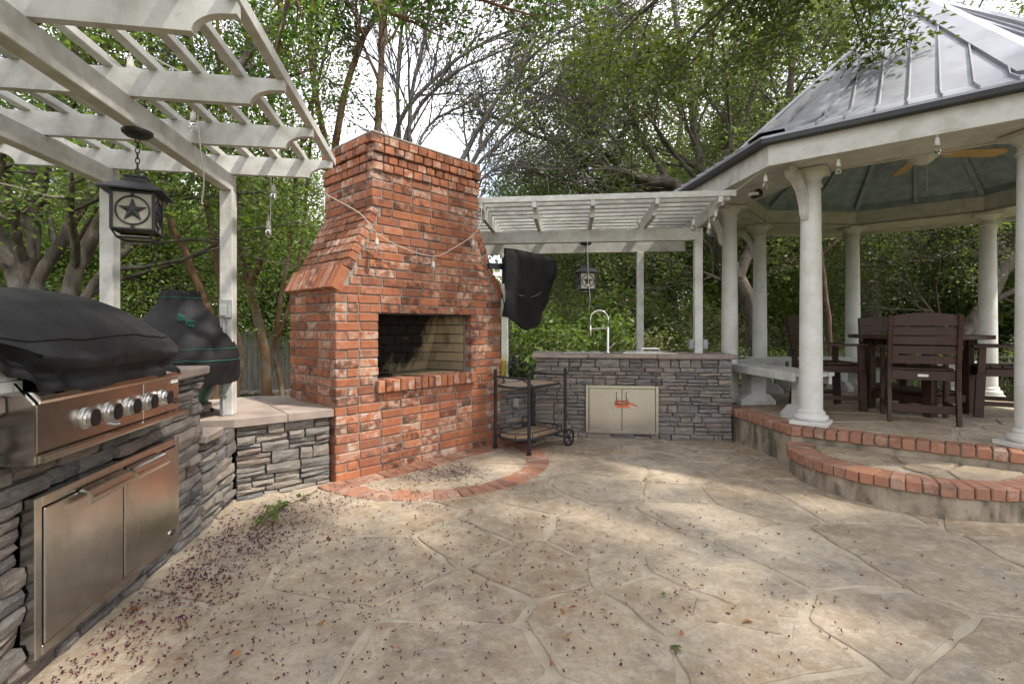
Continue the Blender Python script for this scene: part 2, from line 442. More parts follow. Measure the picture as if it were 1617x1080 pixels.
# ------------------------------------------------------------------ flagstones
def clip(poly, a, b, c):
    """keep a*x+b*y <= c"""
    out = []
    for i in range(len(poly)):
        p, q = poly[i], poly[(i + 1) % len(poly)]
        dp = a * p[0] + b * p[1] - c; dq = a * q[0] + b * q[1] - c
        if dp <= 0: out.append(p)
        if (dp < 0 < dq) or (dq < 0 < dp):
            t = dp / (dp - dq); out.append((p[0] + t * (q[0] - p[0]), p[1] + t * (q[1] - p[1])))
    return out
def area(p): return .5 * sum(p[i][0] * p[(i + 1) % len(p)][1] - p[(i + 1) % len(p)][0] * p[i][1] for i in range(len(p)))
def flagstones(region, nseed, gap, seed, z, parent, th=.012, relax=2, skip=None):
    rg = random.Random(seed)
    x0, x1 = min(p[0] for p in region), max(p[0] for p in region); y0, y1 = min(p[1] for p in region), max(p[1] for p in region)
    S = [(rg.uniform(x0, x1), rg.uniform(y0, y1)) for _ in range(nseed)]
    W_ = [rg.uniform(-.16, .16) for _ in S]
    # stones differ in length and lie in mixed directions
    for it in range(relax + 1):
        cells = []
        for i, s in enumerate(S):
            poly = list(region)
            for j, t in enumerate(S):
                if i == j: continue
                dx, dy = t[0] - s[0], t[1] - s[1]; d = math.hypot(dx, dy)
                if d > 2.6 or d < 1e-6: continue
                m = (d / 2 + (W_[i] - W_[j]) * .5) - (gap / 2 if it == relax else 0)
                poly = clip(poly, dx / d, dy / d, (s[0] * dx + s[1] * dy) / d + m)
                if len(poly) < 3: break
            cells.append(poly)
        if it < relax:
            for i, c_ in enumerate(cells):
                if len(c_) >= 3:
                    cx_ = sum(p[0] for p in c_) / len(c_); cy_ = sum(p[1] for p in c_) / len(c_)
                    S[i] = (S[i][0] * .45 + cx_ * .55, S[i][1] * .45 + cy_ * .55)
    made = 0
    for c_ in cells:
        if len(c_) < 3 or area(c_) < .012: continue
        cx_ = sum(p[0] for p in c_) / len(c_); cy_ = sum(p[1] for p in c_) / len(c_)
        if skip and skip(cx_, cy_): continue
        pts = []
        for i in range(len(c_)):
            p, q = c_[i], c_[(i + 1) % len(c_)]
            L = math.hypot(q[0] - p[0], q[1] - p[1])
            if L < .03: pts.append(p); continue
            k = max(2, min(8, int(L / .075)))
            for j in range(k):
                t = (j + .02) / k
                x, y = p[0] + t * (q[0] - p[0]), p[1] + t * (q[1] - p[1])
                w = .022 * mnoise.noise((x * 6, y * 6, seed)) + .014 * mnoise.noise((x * 19, y * 19, seed + 3))
                nx, ny = (q[1] - p[1]) / L, -(q[0] - p[0]) / L
                pts.append((x + nx * (w - .005), y + ny * (w - .005)))
        # one corner-cutting pass rounds the stone
        rp = []
        for i in range(len(pts)):
            p, q = pts[i], pts[(i + 1) % len(pts)]
            rp += [(p[0] * .8 + q[0] * .2, p[1] * .8 + q[1] * .2), (p[0] * .2 + q[0] * .8, p[1] * .2 + q[1] * .8)]
        m = len(rp); mb = MB()
        h = th + rg.uniform(-.003, .003)
        tx, ty = rg.uniform(-.004, .004), rg.uniform(-.004, .004)
        ins = [(cx_ + (x - cx_) * .985, cy_ + (y - cy_) * .985) for x, y in rp]
        v = [(x - cx_, y - cy_, -.01) for x, y in rp] + [(x - cx_, y - cy_, h * .55) for x, y in rp] + \
            [(x - cx_, y - cy_, h + tx * (x - cx_) + ty * (y - cy_)) for x, y in ins]
        f = [tuple(range(2 * m, 3 * m))]
        for i in range(m):
            k = (i + 1) % m
            f += [(i, k, m + k, m + i), (m + i, m + k, 2 * m + k, 2 * m + i)]
        mb.add(v, f)
        mb.build('flagstone', FLAG, parent, (cx_, cy_, z)); made += 1
    return made

FIRE_O, FIRE_T = (-1.419, 4.01), RD(47.5)
HR = 1.12
def in_hearth(x, y):
    dx, dy = x - FIRE_O[0], y - FIRE_O[1]
    a = math.cos(FIRE_T) * dx + math.sin(FIRE_T) * dy - .96; b = -math.sin(FIRE_T) * dx + math.cos(FIRE_T) * dy
    return a * a + b * b < (HR * .55) ** 2 and b < .1
pat = MB().prism([(-3.3, .2), (5.2, .2), (5.2, 2.4), (6.9, 2.4), (6.9, 6.4), (-.4, 6.4), (-3.3, 4.6)], -.1, 0.0)
patio = tag(pat.build('patio', JOINT), 'cream flagstone patio with pale mortar joints', None, None, 'structure')
flagstones([(-2.5, .7), (4.6, .7), (4.6, 5.95), (-2.5, 5.95)], 118, .024, 5, -.003, patio, .012, skip=in_hearth)
# a stamped paving block lying among the stones
stone = MB().box((-.17, -.085, -.005), (.17, .085, .016), .006, j=.006)
tag(stone.build('flagstone', FLAG, patio, (0.98, 2.18, 0.0), RD(-24)), 'small oblong flagstone set among the large ones')

# ------------------------------------------------------------------ brick fireplace
FW, FD, C_ = 1.925, .85, .0767
SH, ST, TP = 21, 30, 38         # courses: shoulder, top of the slope, top
SX = .335
fire = thing('brick_fireplace', 'tall red brick outdoor fireplace with sloped shoulders and chimney', 'fireplace', (*FIRE_O, 0), FIRE_T)
OX0, OX1, OZ0, OZ1 = .40, 1.48, 9 * C_ + .112, 18 * C_
core = MB(); e = .009
core.box((e, e, 0), (OX0 - e, FD - e, SH * C_), .001)
core.box((OX1 + e, e, 0), (FW - e, FD - e, SH * C_), .001)
core.box((OX0 - e, e, 0), (OX1 + e, FD - e, OZ0 - .02), .001)
core.box((OX0 - e, e, OZ1 + .004), (OX1 + e, FD - e, SH * C_), .001)
core.box((OX0 - e, .62, OZ0 - .02), (OX1 + e, FD - e, OZ1 + .004), .001)
z0, z1 = SH * C_, ST * C_
core.prism([(.02, z0), (FW - .02, z0), (FW - SX - .012, z1), (SX + .012, z1)], -(FD - e), -e, 'xz')
core.box((SX + e, e, z1), (FW - SX - e, FD - e, TP * C_ + .004), .001)
core.build('mortar_core', MORTAR, fire, fix=True)
crown = MB().box((SX - .015, -.015, TP * C_ + .006), (FW - SX + .015, FD + .01, TP * C_ + .03), .008)
crown.build('crown_slab', MORTAR, fire)
bricks = []        # (lo, hi, matrix, weight)
def lay(u0, u1, pitch, off, fn, mn=.05):
    """running bond between u0 and u1; fn(a, b) receives each brick"""
    x = u0 - off
    cuts = [u0]
    while x + pitch < u1 - mn:
        x += pitch
        if x - cuts[-1] > mn: cuts.append(x)
    cuts.append(u1)
    for a, b in zip(cuts, cuts[1:]): fn(a + .005, b - .005)
def slope_x(z): return SX * (z - z0) / (z1 - z0)
br = random.Random(3)
LP = .214
for k in range(TP):
    za, zb = k * C_ + .005, (k + 1) * C_ - .004
    pr = .034 if k >= TP - 2 else .017 if k >= TP - 4 else 0.0
    if k < SH: xl, xr = 0.0, FW
    elif k < ST:
        xl = slope_x((k + 1) * C_) + .083; xr = FW - xl
    else: xl, xr = SX, FW - SX
    head = k >= TP - 4 or k == 18
    pitch = .104 if head else LP
    off = (.052 if k % 2 else 0) if head else (.107 if k % 2 else 0.0) + br.uniform(-.012, .012)
    own = (k % 2 == 0) or k == 18
    ivs = [(xl if (own or SH <= k < ST) else xl + .098, xr)]
    if OZ0 - .001 <= za + .02 and zb - .01 < OZ1 + .001 and 9 < k < 18: ivs = [(ivs[0][0], OX0), (OX1, xr)]
    if k in (9, 10): ivs = [(ivs[0][0], OX0 - .04), (OX1 + .04, xr)]
    for (a0, a1) in ivs:
        lay(a0, a1, pitch, off, lambda a, b: bricks.append(((a, -pr + br.uniform(-.003, .003), za), (b, .095, zb), None, 2.0)))
    # sides
    if k < SH or k >= ST:
        s0 = 0.0 if not own else .1
        if k >= ST and pr: s0 = -pr + (.1 if own else 0)
        lay(s0, FD, .104 if k >= TP - 4 else LP, .107 if k % 2 else 0, lambda a, b: bricks.append(((xl - pr + br.uniform(-.003, .003), a, za), (xl + .095, b, zb), None, 1.0)))
        lay(.1, FD, LP, .107 if k % 2 else 0, lambda a, b: bricks.append(((xr - .095, a, za), (xr + pr + br.uniform(-.003, .003), b, zb), None, .05)))
ul = math.hypot(SX, z1 - z0); ux_, uz_ = SX / ul, (z1 - z0) / ul
ML = Matrix(((ux_, 0, -uz_, 0), (0, 1, 0, 0), (uz_, 0, ux_, z0), (0, 0, 0, 1)))
MR = Matrix(((-ux_, 0, uz_, FW), (0, -1, 0, 0), (uz_, 0, ux_, z0), (0, 0, 0, 1)))
for M, sg, w in ((ML, 1, 1.0), (MR, -1, .3)):
    def yr(a, b): return (a, b) if sg > 0 else (-b, -a)
    y = -.012
    while y < FD - .02:
        ya, yb = yr(y + .004, y + .071); bricks.append(((-.04, ya, -.06), (.165, yb, .026 + br.uniform(-.003, .003)), M, w)); y += .075
    a = .17
    i = 0
    while a < ul - .03:
        b = min(a + C_, ul)
        lay(-.006, FD, LP, .107 if i % 2 else .0, lambda p, q: bricks.append(((a + .004, yr(p, q)[0], -.08), (b - .004, yr(p, q)[1], br.uniform(-.003, .003)), M, w)))
        a += C_; i += 1
# the sill: bricks on edge
x = OX0 - .035
while x < OX1 + .03:
    bricks.append(((x + .004, -.045 + br.uniform(-.004, .004), 9 * C_ + .006), (x + .073, .16, OZ0 + br.uniform(-.003, .003)), None, 3.0)); x += .0772
def weight(b):
    lo, hi, M, w = b
    d = [hi[i] - lo[i] for i in range(3)]
    if w >= 2: ar = d[0] * d[2]
    else: ar = d[1] * max(d[0], d[2]) * .9
    p = Vector([(lo[i] + hi[i]) / 2 for i in range(3)])
    if M is not None: p = M @ p
    q = frame_pt(FIRE_O, FIRE_T, p.x, p.y, p.z)
    return w * ar / max(.1, q.y * q.y)
bricks.sort(key=weight, reverse=True)
rest = MB()
for i, (lo, hi, M, w) in enumerate(bricks):
    if i < 300:
        MB().box(lo, hi, .006, M, .0025, br).build('brick', BRICK, fire)
    else: rest.box(lo, hi, .006, M, .0025, br)
tag(rest.build('brick_courses', BRICK, fire), None, None, None, 'stuff')
# firebox
n = N('sooty_firebrick', .92, 0, .2); r = n.rnd(); o = n.obj()
sep = n.new('ShaderNodeSeparateXYZ'); n.ln(o, sep.inputs[0])
base = n.ramp(r, [(0, (.27, .21, .125)), (.5, (.33, .26, .155)), (1, (.22, .175, .11))])
st = n.math('ADD', n.math('MULTIPLY', n.math('SUBTRACT', 1.28, sep.outputs[0]), 1.0), n.math('MULTIPLY', n.math('SUBTRACT', sep.outputs[2], 1.05), .85))
st = n.math('ADD', st, n.math('MULTIPLY', n.math('SUBTRACT', n.noise(n.vscale(o, (1, 1, .5)), 5, 6, .6), .5), 1.5))
n.color(n.mix(n.ramp(st, [(0.0, 0.0), (.30, .98)]), base, (.012, .010, .009))).bump(n.noise(o, 60, 5), .4, .005)
FIREB = n.m
fb = MB(); S1 = N('black_soot', .95, 0, .1); S1.color((.02, .018, .016)); SOOT = S1.m
fb.box((OX0 - .02, .10, OZ1 - .004), (OX1 + .02, .62, OZ1 + .003), .001)
box_ = fb.build('firebox', SOOT, fire)
def patch(p00, p10, p11, p01, nu, nv, th, bond=True):
    p00, p10, p11, p01 = map(Vector, (p00, p10, p11, p01))
    nrm = (p10 - p00).cross(p01 - p00).normalized() * th
    def S(u, v): return (p00 * (1 - u) + p10 * u) * (1 - v) + (p01 * (1 - u) + p11 * u) * v
    for j in range(nv):
        cuts = [0.0] + [(i + (.5 if (j % 2 and bond) else 1.0)) / nu for i in range(nu) if 0 < (i + (.5 if (j % 2 and bond) else 1.0)) / nu < .999] + [1.0]
        for a, b in zip(cuts, cuts[1:]):
            q = [S(a + .006, (j + .05) / nv), S(b - .006, (j + .05) / nv), S(b - .006, (j + .95) / nv), S(a + .006, (j + .95) / nv)]
            dj = Vector((0, br.uniform(-.002, .002), 0))
            v = [x + dj for x in q] + [x - nrm + dj for x in q]
            MB().add(v, [(0, 1, 2, 3), (4, 7, 6, 5), (0, 4, 5, 1), (1, 5, 6, 2), (2, 6, 7, 3), (3, 7, 4, 0)]).build('firebrick', FIREB, box_)
zf_, zt_ = OZ0 + .004, OZ1 - .005
patch((.56, .58, zf_), (1.36, .58, zf_), (1.36, .34, zt_), (.56, .34, zt_), 4, 6, .03)
patch((1.36, .58, zf_), (1.474, .11, zf_), (1.474, .11, zt_), (1.36, .34, zt_), 3, 6, .004)
patch((.406, .11, zf_), (.56, .58, zf_), (.56, .34, zt_), (.406, .11, zt_), 3, 6, .004)
patch((.42, .165, OZ0 - .002), (1.46, .165, OZ0 - .002), (1.36, .58, OZ0 - .002), (.54, .58, OZ0 - .002), 4, 3, .01)
MB().box((OX0 - .015, .012, OZ1 - .008), (OX1 + .015, .10, OZ1 + .001), .002).build('lintel', IRON, fire)

# brick hearth inlay in the patio
hearth = tag(MB().prism([(.96 + HR * math.cos(a), -HR * math.sin(a)) for a in [math.pi - math.pi * i / 28 for i in range(29)]][::-1] , 0.002, .0085).build('hearth_inlay', JOINT, None, (*FIRE_O, 0), FIRE_T, fix=True),
             'half round brick edged inlay in front of the fireplace', None, None, 'structure')
nb = 34
for i in range(nb):
    a = math.pi * (i + .5) / nb
    M = Matrix.Translation((.96 + (HR - .005) * math.cos(a), -(HR - .005) * math.sin(a), .004)) @ Matrix.Rotation(-a + math.pi, 4, 'Z')
    MB().box((0, -.046, -.008), (.205, .046, .013 + br.uniform(-.002, .003)), .005, M, .004, br).build('brick', BRICK_D, hearth)
for i in range(18):
    xa = .06 + i * .1005
    MB().box((xa + .004, -.205 + br.uniform(-.01, .01), -.004), (xa + .096, -.008, .016 + br.uniform(-.002, .003)), .005, None, .004, br).build('brick', BRICK_D, hearth)
rg_ = [(.96 + (HR - .23) * math.cos(a), -.22 - (HR - .43) * math.sin(a)) for a in [math.pi * i / 20 for i in range(21)]]
flagstones(rg_[::-1] if area(rg_) < 0 else rg_, 7, .025, 11, .006, hearth, .010, 1)

# ------------------------------------------------------------------ ledge stone walls
def stone_mesh(rg, L, H, p, D=.09):
    nx = max(2, min(5, int(L / .075))); nz = 2
    v = []; f = []
    lx = [0] + [L * (i + rg.uniform(-.22, .22)) / nx for i in range(1, nx)] + [L]
    mid = H * rg.uniform(.35, .65)
    for j, z in enumerate((0, mid, H)):
        for i, x in enumerate(lx):
            edge = (i in (0, nx)) + (j in (0, 2))
            y = -p + (.016 if edge == 2 else .010 if edge else 0.0) + rg.uniform(-.007, .007)
            zz = z + (rg.uniform(-.003, .005) if j == 0 else rg.uniform(-.006, .002) if j == 2 else rg.uniform(-.008, .008))
            xx = x + (rg.uniform(0, .007) if i == 0 else rg.uniform(-.007, 0) if i == nx else 0)
            v.append((xx, y, zz))
    w = nx + 1
    for j in range(nz):
        for i in range(nx): f.append((j * w + i, j * w + i + 1, (j + 1) * w + i + 1, (j + 1) * w + i))
    ring = [i for i in range(w)] + [w + nx, 2 * w + nx] + [2 * w + i for i in range(nx - 1, -1, -1)] + [w]
    b0 = len(v)
    for i in ring: v.append((v[i][0], D, v[i][2]))
    m = len(ring)
    for i in range(m):
        k = (i + 1) % m; f.append((ring[i], b0 + i, b0 + k, ring[k]))
    return v, f
def ledge_wall(parent, x0, x1, zlo, zhi, seed, holes=(), end=None, big=1.0):
    """courses of rough ledge stone on the -y face of the parent's frame"""
    rg = random.Random(seed); z = zlo
    marks = sorted({zhi} | {h[2] for h in holes} | {h[3] for h in holes})
    while z < zhi - .012:
        nxt = min([m for m in marks if m > z + .004] + [zhi])
        h = rg.choice((.045, .055, .065, .075, .09, .105)) * big
        if z + h > nxt - .035: h = nxt - z if nxt - z < .125 * big else (nxt - z) / 2
        zt = z + h
        ivs = [(x0, x1)]
        for (a, b, c_, d) in holes:
            if z < d - .01 and zt > c_ + .01:
                t = []
                for (p, q) in ivs:
                    if b <= p or a >= q: t.append((p, q))
                    else:
                        if a > p + .02: t.append((p, a))
                        if b < q - .02: t.append((b, q))
                ivs = t
        for (p, q) in ivs:
            x = p
            while x < q - .001:
                L = rg.uniform(.11, .34) * big
                if q - (x + L) < .09: L = q - x
                parts = [(z, h)]
                if h > .07 and rg.random() < .4:
                    s = rg.uniform(.4, .6); parts = [(z, h * s), (z + h * s, h * (1 - s))]
                for (zz, hh) in parts:
                    v, f = stone_mesh(rg, L - .005, hh - .0045, rg.uniform(.004, .034))
                    MB().add(v, f).build('ledge_stone', LEDGE, parent, (x + .0025, 0, zz + .002))
                x += L
        z = zt
def cap_run(parent, segs, z0_, z1_, y0, y1, seed=1):
    rg = random.Random(seed)
    for a, b in segs:
        MB().box((a + .003, y0 + rg.uniform(-.006, .006), z0_), (b - .003, y1, z1_ + rg.uniform(-.003, .003)), .009, None, .004, rg).build('cap_stone', CAP, parent)

# grill island along the left: local x runs away from the eye, the face looks at the patio
GW_T = RD(99.44); GW_O = (-1.616, 1.232)
island = thing('grill_island', 'grey ledge stone island along the left that holds the stainless grill', 'stone island', (*GW_O, 0), GW_T)
DX0, DX1, DZ0, DZ1 = .49, 1.495, .11, .672
PX0, PX1 = .388, 1.328
co = MB()
co.box((-.6, .02, 0), (PX0 - .02, .78, .99), .002)
co.box((PX0 - .02, .10, 0), (PX1 + .02, .78, .84), .002)
co.box((PX0 - .02, .02, 0), (DX0 - .01, .099, .84), .002)
co.box((DX0 - .01, .02, DZ1), (DX1, .099, .84), .002)
co.box((DX0 - .01, .02, 0), (DX1, .099, DZ0), .002)
co.box((DX1, .02, 0), (1.80, .78, .97), .002)
co.box((1.80, .02, 0), (2.42, .62, .54), .002)
co.build('wall_core', LEDGE_D, island)
ledge_wall(island, -.15, 1.86, 0, .97, 21, [(DX0, DX1, DZ0, DZ1), (PX0 - .03, PX1 + .02, .845, 1.1)])
ledge_wall(island, 1.86, 2.40, 0, .54, 22)
# the stones on the end of the raised part
endw = bpy.data.objects.new('end_face', None); col.objects.link(endw); endw.parent = island; endw.location = (1.80, .07, 0); endw.rotation_euler = (0, 0, RD(90))
rg = random.Random(5)
z = .60
while z < .96:
    h = rg.uniform(.05, .09); h = min(h, .97 - z); x = 0.0
    while x < .6:
        L = rg.uniform(.1, .25); L = min(L, .62 - x)
        v, f = stone_mesh(rg, L - .005, h - .004, rg.uniform(.01, .05)); MB().add(v, f).build('ledge_stone', LEDGE, endw, (x, -.03, z)); x += L
    z += h
cap_run(island, [(-.6, PX0 - .02)], .985, 1.045, -.05, .80, 3)
cap_run(island, [(PX1 + .03, 1.90)], .972, 1.03, -.045, .80, 4)
cap_run(island, [(1.84, 2.10)], .545, .60, -.05, .62, 5)

# low wall between the island and the fireplace
LW_T = RD(38.8); LW_O = (-2.0, 3.61)
lw = thing('low_stone_wall', 'low grey ledge stone wall with flat cap between grill island and fireplace', 'wall', (*LW_O, 0), LW_T)
MB().box((.03, .02, 0), (.66, .60, .54), .002).build('wall_core', LEDGE_D, lw)
ledge_wall(lw, .0, .67, 0, .54, 31, big=.85)
cap_ = MB().prism([(-.02, -.05), (.34, -.05), (.34, 1.2), (-.75, 1.2), (-.52, .2)], .545, .60); cap_.build('cap_stone', CAP, lw, fix=True)
cap_ = MB().prism([(.346, -.05), (.69, -.05), (.69, .95), (.346, 1.2)], .546, .602); cap_.build('cap_stone', CAP, lw, fix=True)
MB().prism([(-.5, .22), (.6, .61), (.6, 1.1), (-.7, 1.12)], 0, .54).build('rear_core', LEDGE_D, lw, fix=True)

# low wall on the right of the fireplace, behind the cart
a_, b_ = Vector((-.16, 5.47)), Vector((.30, 5.78)); LT = math.atan2(b_.y - a_.y, b_.x - a_.x); LL = (b_ - a_).length
lw2 = thing('low_stone_wall', 'short low stone wall behind the black cart, right of the fireplace', 'wall', (a_.x, a_.y, 0), LT)
MB().box((-.02, .02, 0), (LL, .60, .56), .002).build('wall_core', LEDGE_D, lw2)
ledge_wall(lw2, -.02, LL - .02, 0, .56, 33)
cap_run(lw2, [(-.02, LL - .02)], .562, .615, -.045, .62, 6)
bx_ = MB().box((.17, -.075, .37), (.235, -.035, .47), .006); bx_.box((.178, -.085, .375), (.227, -.074, .465), .004)
ob = bx_.build('outlet_box', GREYB, None, (a_.x, a_.y, 0), LT); tag(ob, 'grey outlet box on the low stone wall behind the black cart', 'outlet box')

# kitchen counter at the back
BC_T = RD(-6.66); BC_O = (.265, 5.71); BL = 2.16
bc = thing('kitchen_counter', 'grey ledge stone outdoor kitchen counter at the back with stone top', 'counter', (*BC_O, 0), BC_T)
BX0, BX1, BZ0, BZ1 = .571, 1.3725, .072, .608
co = MB()
co.box((.02, .02, 0), (BX0, .62, .90), .002); co.box((BX1, .02, 0), (BL - .02, .62, .90), .002)
co.box((BX0, .10, 0), (BX1, .62, .90), .002); co.box((BX0, .02, BZ1), (BX1, .099, .90), .002); co.box((BX0, .02, 0), (BX1, .099, BZ0), .002)
co.build('wall_core', LEDGE_D, bc)
ledge_wall(bc, 0, BL, 0, .905, 41, [(BX0, BX1, BZ0, BZ1)], big=.82)
cap_run(bc, [(-.045, .60), (.60, 1.36), (1.36, BL + .05)], .907, .952, -.05, .66, 7)
# ------------------------------------------------------------------ gazebo platform, step and gazebo
GC, GR, GT, ZF, ZB = (4.468, 5.548), 1.886, 207.8, .354, 2.727
def octa(R, k): a = RD(45 * k); return (R * math.cos(a), R * math.sin(a))
RP = 2.186
gr_ = random.Random(17)
oct_ = [octa(RP - .012, k) for k in range(8)]
plat = tag(MB().prism(oct_, 0, ZF - .012).build('gazebo_platform', CONC, None, (*GC, 0), RD(GT)), 'raised eight sided gazebo floor with red brick edge', None, None, 'structure')
for k in (7, 0, 6, 1):     # local sides seen: k -> k+1
    p, q = Vector(octa(RP, k)), Vector(octa(RP, (k + 1) % 8)); L = (q - p).length; d = (q - p) / L; nrm = Vector((d.y, -d.x))
    nb = int(L / .087); w = L / nb
    ang = math.atan2(d.y, d.x)
    for i in range(nb):
        M = Matrix.Translation((p.x, p.y, 0)) @ Matrix.Rotation(ang, 4, 'Z')
        MB().box((i * w + .004, -.014 + gr_.uniform(-.004, .004), ZF - .075), ((i + 1) * w - .004, .19, ZF + .004 + gr_.uniform(-.002, .003)), .007, M, .003, gr_).build('brick', BRICK_D, plat)
flagstones([octa(RP - .23, k) for k in range(8)], 34, .032, 23, ZF - .012, plat, .014, 2)
MB().prism([octa(RP - .20, k) for k in range(8)], ZF - .0115, ZF - .006).build('joint_bed', JOINT, plat)
# curved step in front of the side between local corners 0 and 1
sm = (Vector(octa(RP, 0)) + Vector(octa(RP, 1))) / 2; sdir = math.atan2(sm.y, sm.x)
step_o = frame_pt(GC, RD(GT), sm.x, sm.y)
ZS, SR = .225, .85
arc = [(SR * .93 * math.sin(math.pi * i / 32), -SR * math.cos(math.pi * i / 32)) for i in range(33)]
step = tag(MB().prism([(x * .985, y * .985) for x, y in arc] + [(-.05, SR * .985), (-.05, -SR * .985)], 0, ZS - .012).build('curved_step', CONC, None, step_o, RD(GT) + sdir, fix=True),
           'half round concrete step with red brick nosing below the gazebo', None, None, 'structure')
nb = 30
for i in range(nb):
    t = math.pi * (i + .5) / nb
    c_ = Vector((SR * .93 * math.sin(t), -SR * math.cos(t)))
    tn = Vector((SR * .93 * math.cos(t), SR * math.sin(t))); ww = tn.length * math.pi / nb; tn.normalize()
    ang = math.atan2(tn.y, tn.x)
    M = Matrix.Translation((c_.x, c_.y, 0)) @ Matrix.Rotation(ang, 4, 'Z')
    MB().box((-ww / 2 + .0035, -.012 + gr_.uniform(-.004, .004), ZS - .075), (ww / 2 - .0035, .19, ZS + .004 + gr_.uniform(-.002, .003)), .007, M, .003, gr_).build('brick', BRICK_D, step)
flagstones([((SR - .215) * .93 * math.sin(math.pi * i / 20), -(SR - .215) * math.cos(math.pi * i / 20)) for i in range(21)], 8, .028, 29, ZS - .012, step, .013, 1)

gaz = thing('gazebo', 'white eight column gazebo with grey standing seam metal roof', 'gazebo', (*GC, 0), RD(GT))
for k in range(8):
    x, y = octa(GR, k); ang = RD(45 * k)
    H = ZB - ZF
    sh = MB(); n_ = 28; prof = []
    for i in range(9):
        t = i / 8; r = .098 - .016 * t ** 1.6
        prof.append((r, ZF + .135 + t * (H - .135 - .17)))
    sh.lathe(prof, n_)
    shaft = sh.build('column', COLP, gaz, (x, y, 0), ang + RD(22.5), smooth='auto')
    b_ = MB().box((-.155, -.155, ZF + .004), (.155, .155, ZF + .042), .004)
    b_.lathe([(.128, ZF + .042), (.142, ZF + .055), (.145, ZF + .072), (.138, ZF + .090), (.118, ZF + .098), (.112, ZF + .112), (.116, ZF + .122), (.106, ZF + .136), (.099, ZF + .142)], n_)
    b_.build('base', COLP, shaft, smooth='auto')
    t_ = MB().lathe([(.082, ZB - .172), (.094, ZB - .165), (.094, ZB - .150), (.083, ZB - .143), (.083, ZB - .10), (.088, ZB - .095), (.105, ZB - .072), (.122, ZB - .052), (.126, ZB - .045)], n_)
    t_.box((-.14, -.14, ZB - .045), (.14, .14, ZB - .004), .004)
    t_.build('capital', COLP, shaft, smooth='auto')
    # shaped bracket from the column out to the eave
    br_ = [(.07, -.46), (.10, -.47), (.13, -.42), (.145, -.33), (.19, -.22), (.26, -.14), (.34, -.10), (.36, -.05), (.36, -.012), (.27, -.012), (.20, -.06), (.13, -.16), (.07, -.28)]
    M = Matrix.Translation((x, y, ZB)) @ Matrix.Rotation(ang, 4, 'Z')
    MB(M).prism(br_, -.03, .03, 'xz').build('bracket', TRIM, gaz, fix=True)
RI, RE = GR - .125, 2.474
for k in range(8):
    a0, a1 = octa(RI, k), octa(RI, k + 1); b0, b1 = octa(RE, k), octa(RE, k + 1)
    m = MB(); z = ZB + .002
    m.add([(*a0, z), (*a1, z), (*b1, z), (*b0, z), (*a0, z + .02), (*a1, z + .02), (*b1, z + .02), (*b0, z + .02)],
          [(0, 1, 2, 3), (4, 7, 6, 5), (0, 4, 5, 1), (1, 5, 6, 2), (2, 6, 7, 3), (3, 7, 4, 0)])
    m.build('soffit', TRIM, gaz)
    for (R0, z0_, z1_, nm, th) in ((RI, ZB - .012, ZB + .245, 'inner_beam', .03), (RE, ZB - .05, ZB + .135, 'fascia', .03)):
        p0, p1 = octa(R0, k), octa(R0, k + 1); q0, q1 = octa(R0 + th, k), octa(R0 + th, k + 1)
        s_ = .0012
        m = MB().add([(*p0, z0_), (*p1, z0_), (*q1, z0_), (*q0, z0_), (*p0, z1_), (*p1, z1_), (*q1, z1_), (*q0, z1_)],
                 [(0, 1, 2, 3), (4, 7, 6, 5), (0, 4, 5, 1), (1, 5, 6, 2), (2, 6, 7, 3), (3, 7, 4, 0)])
        m.build(nm, TRIM, gaz, fix=True)
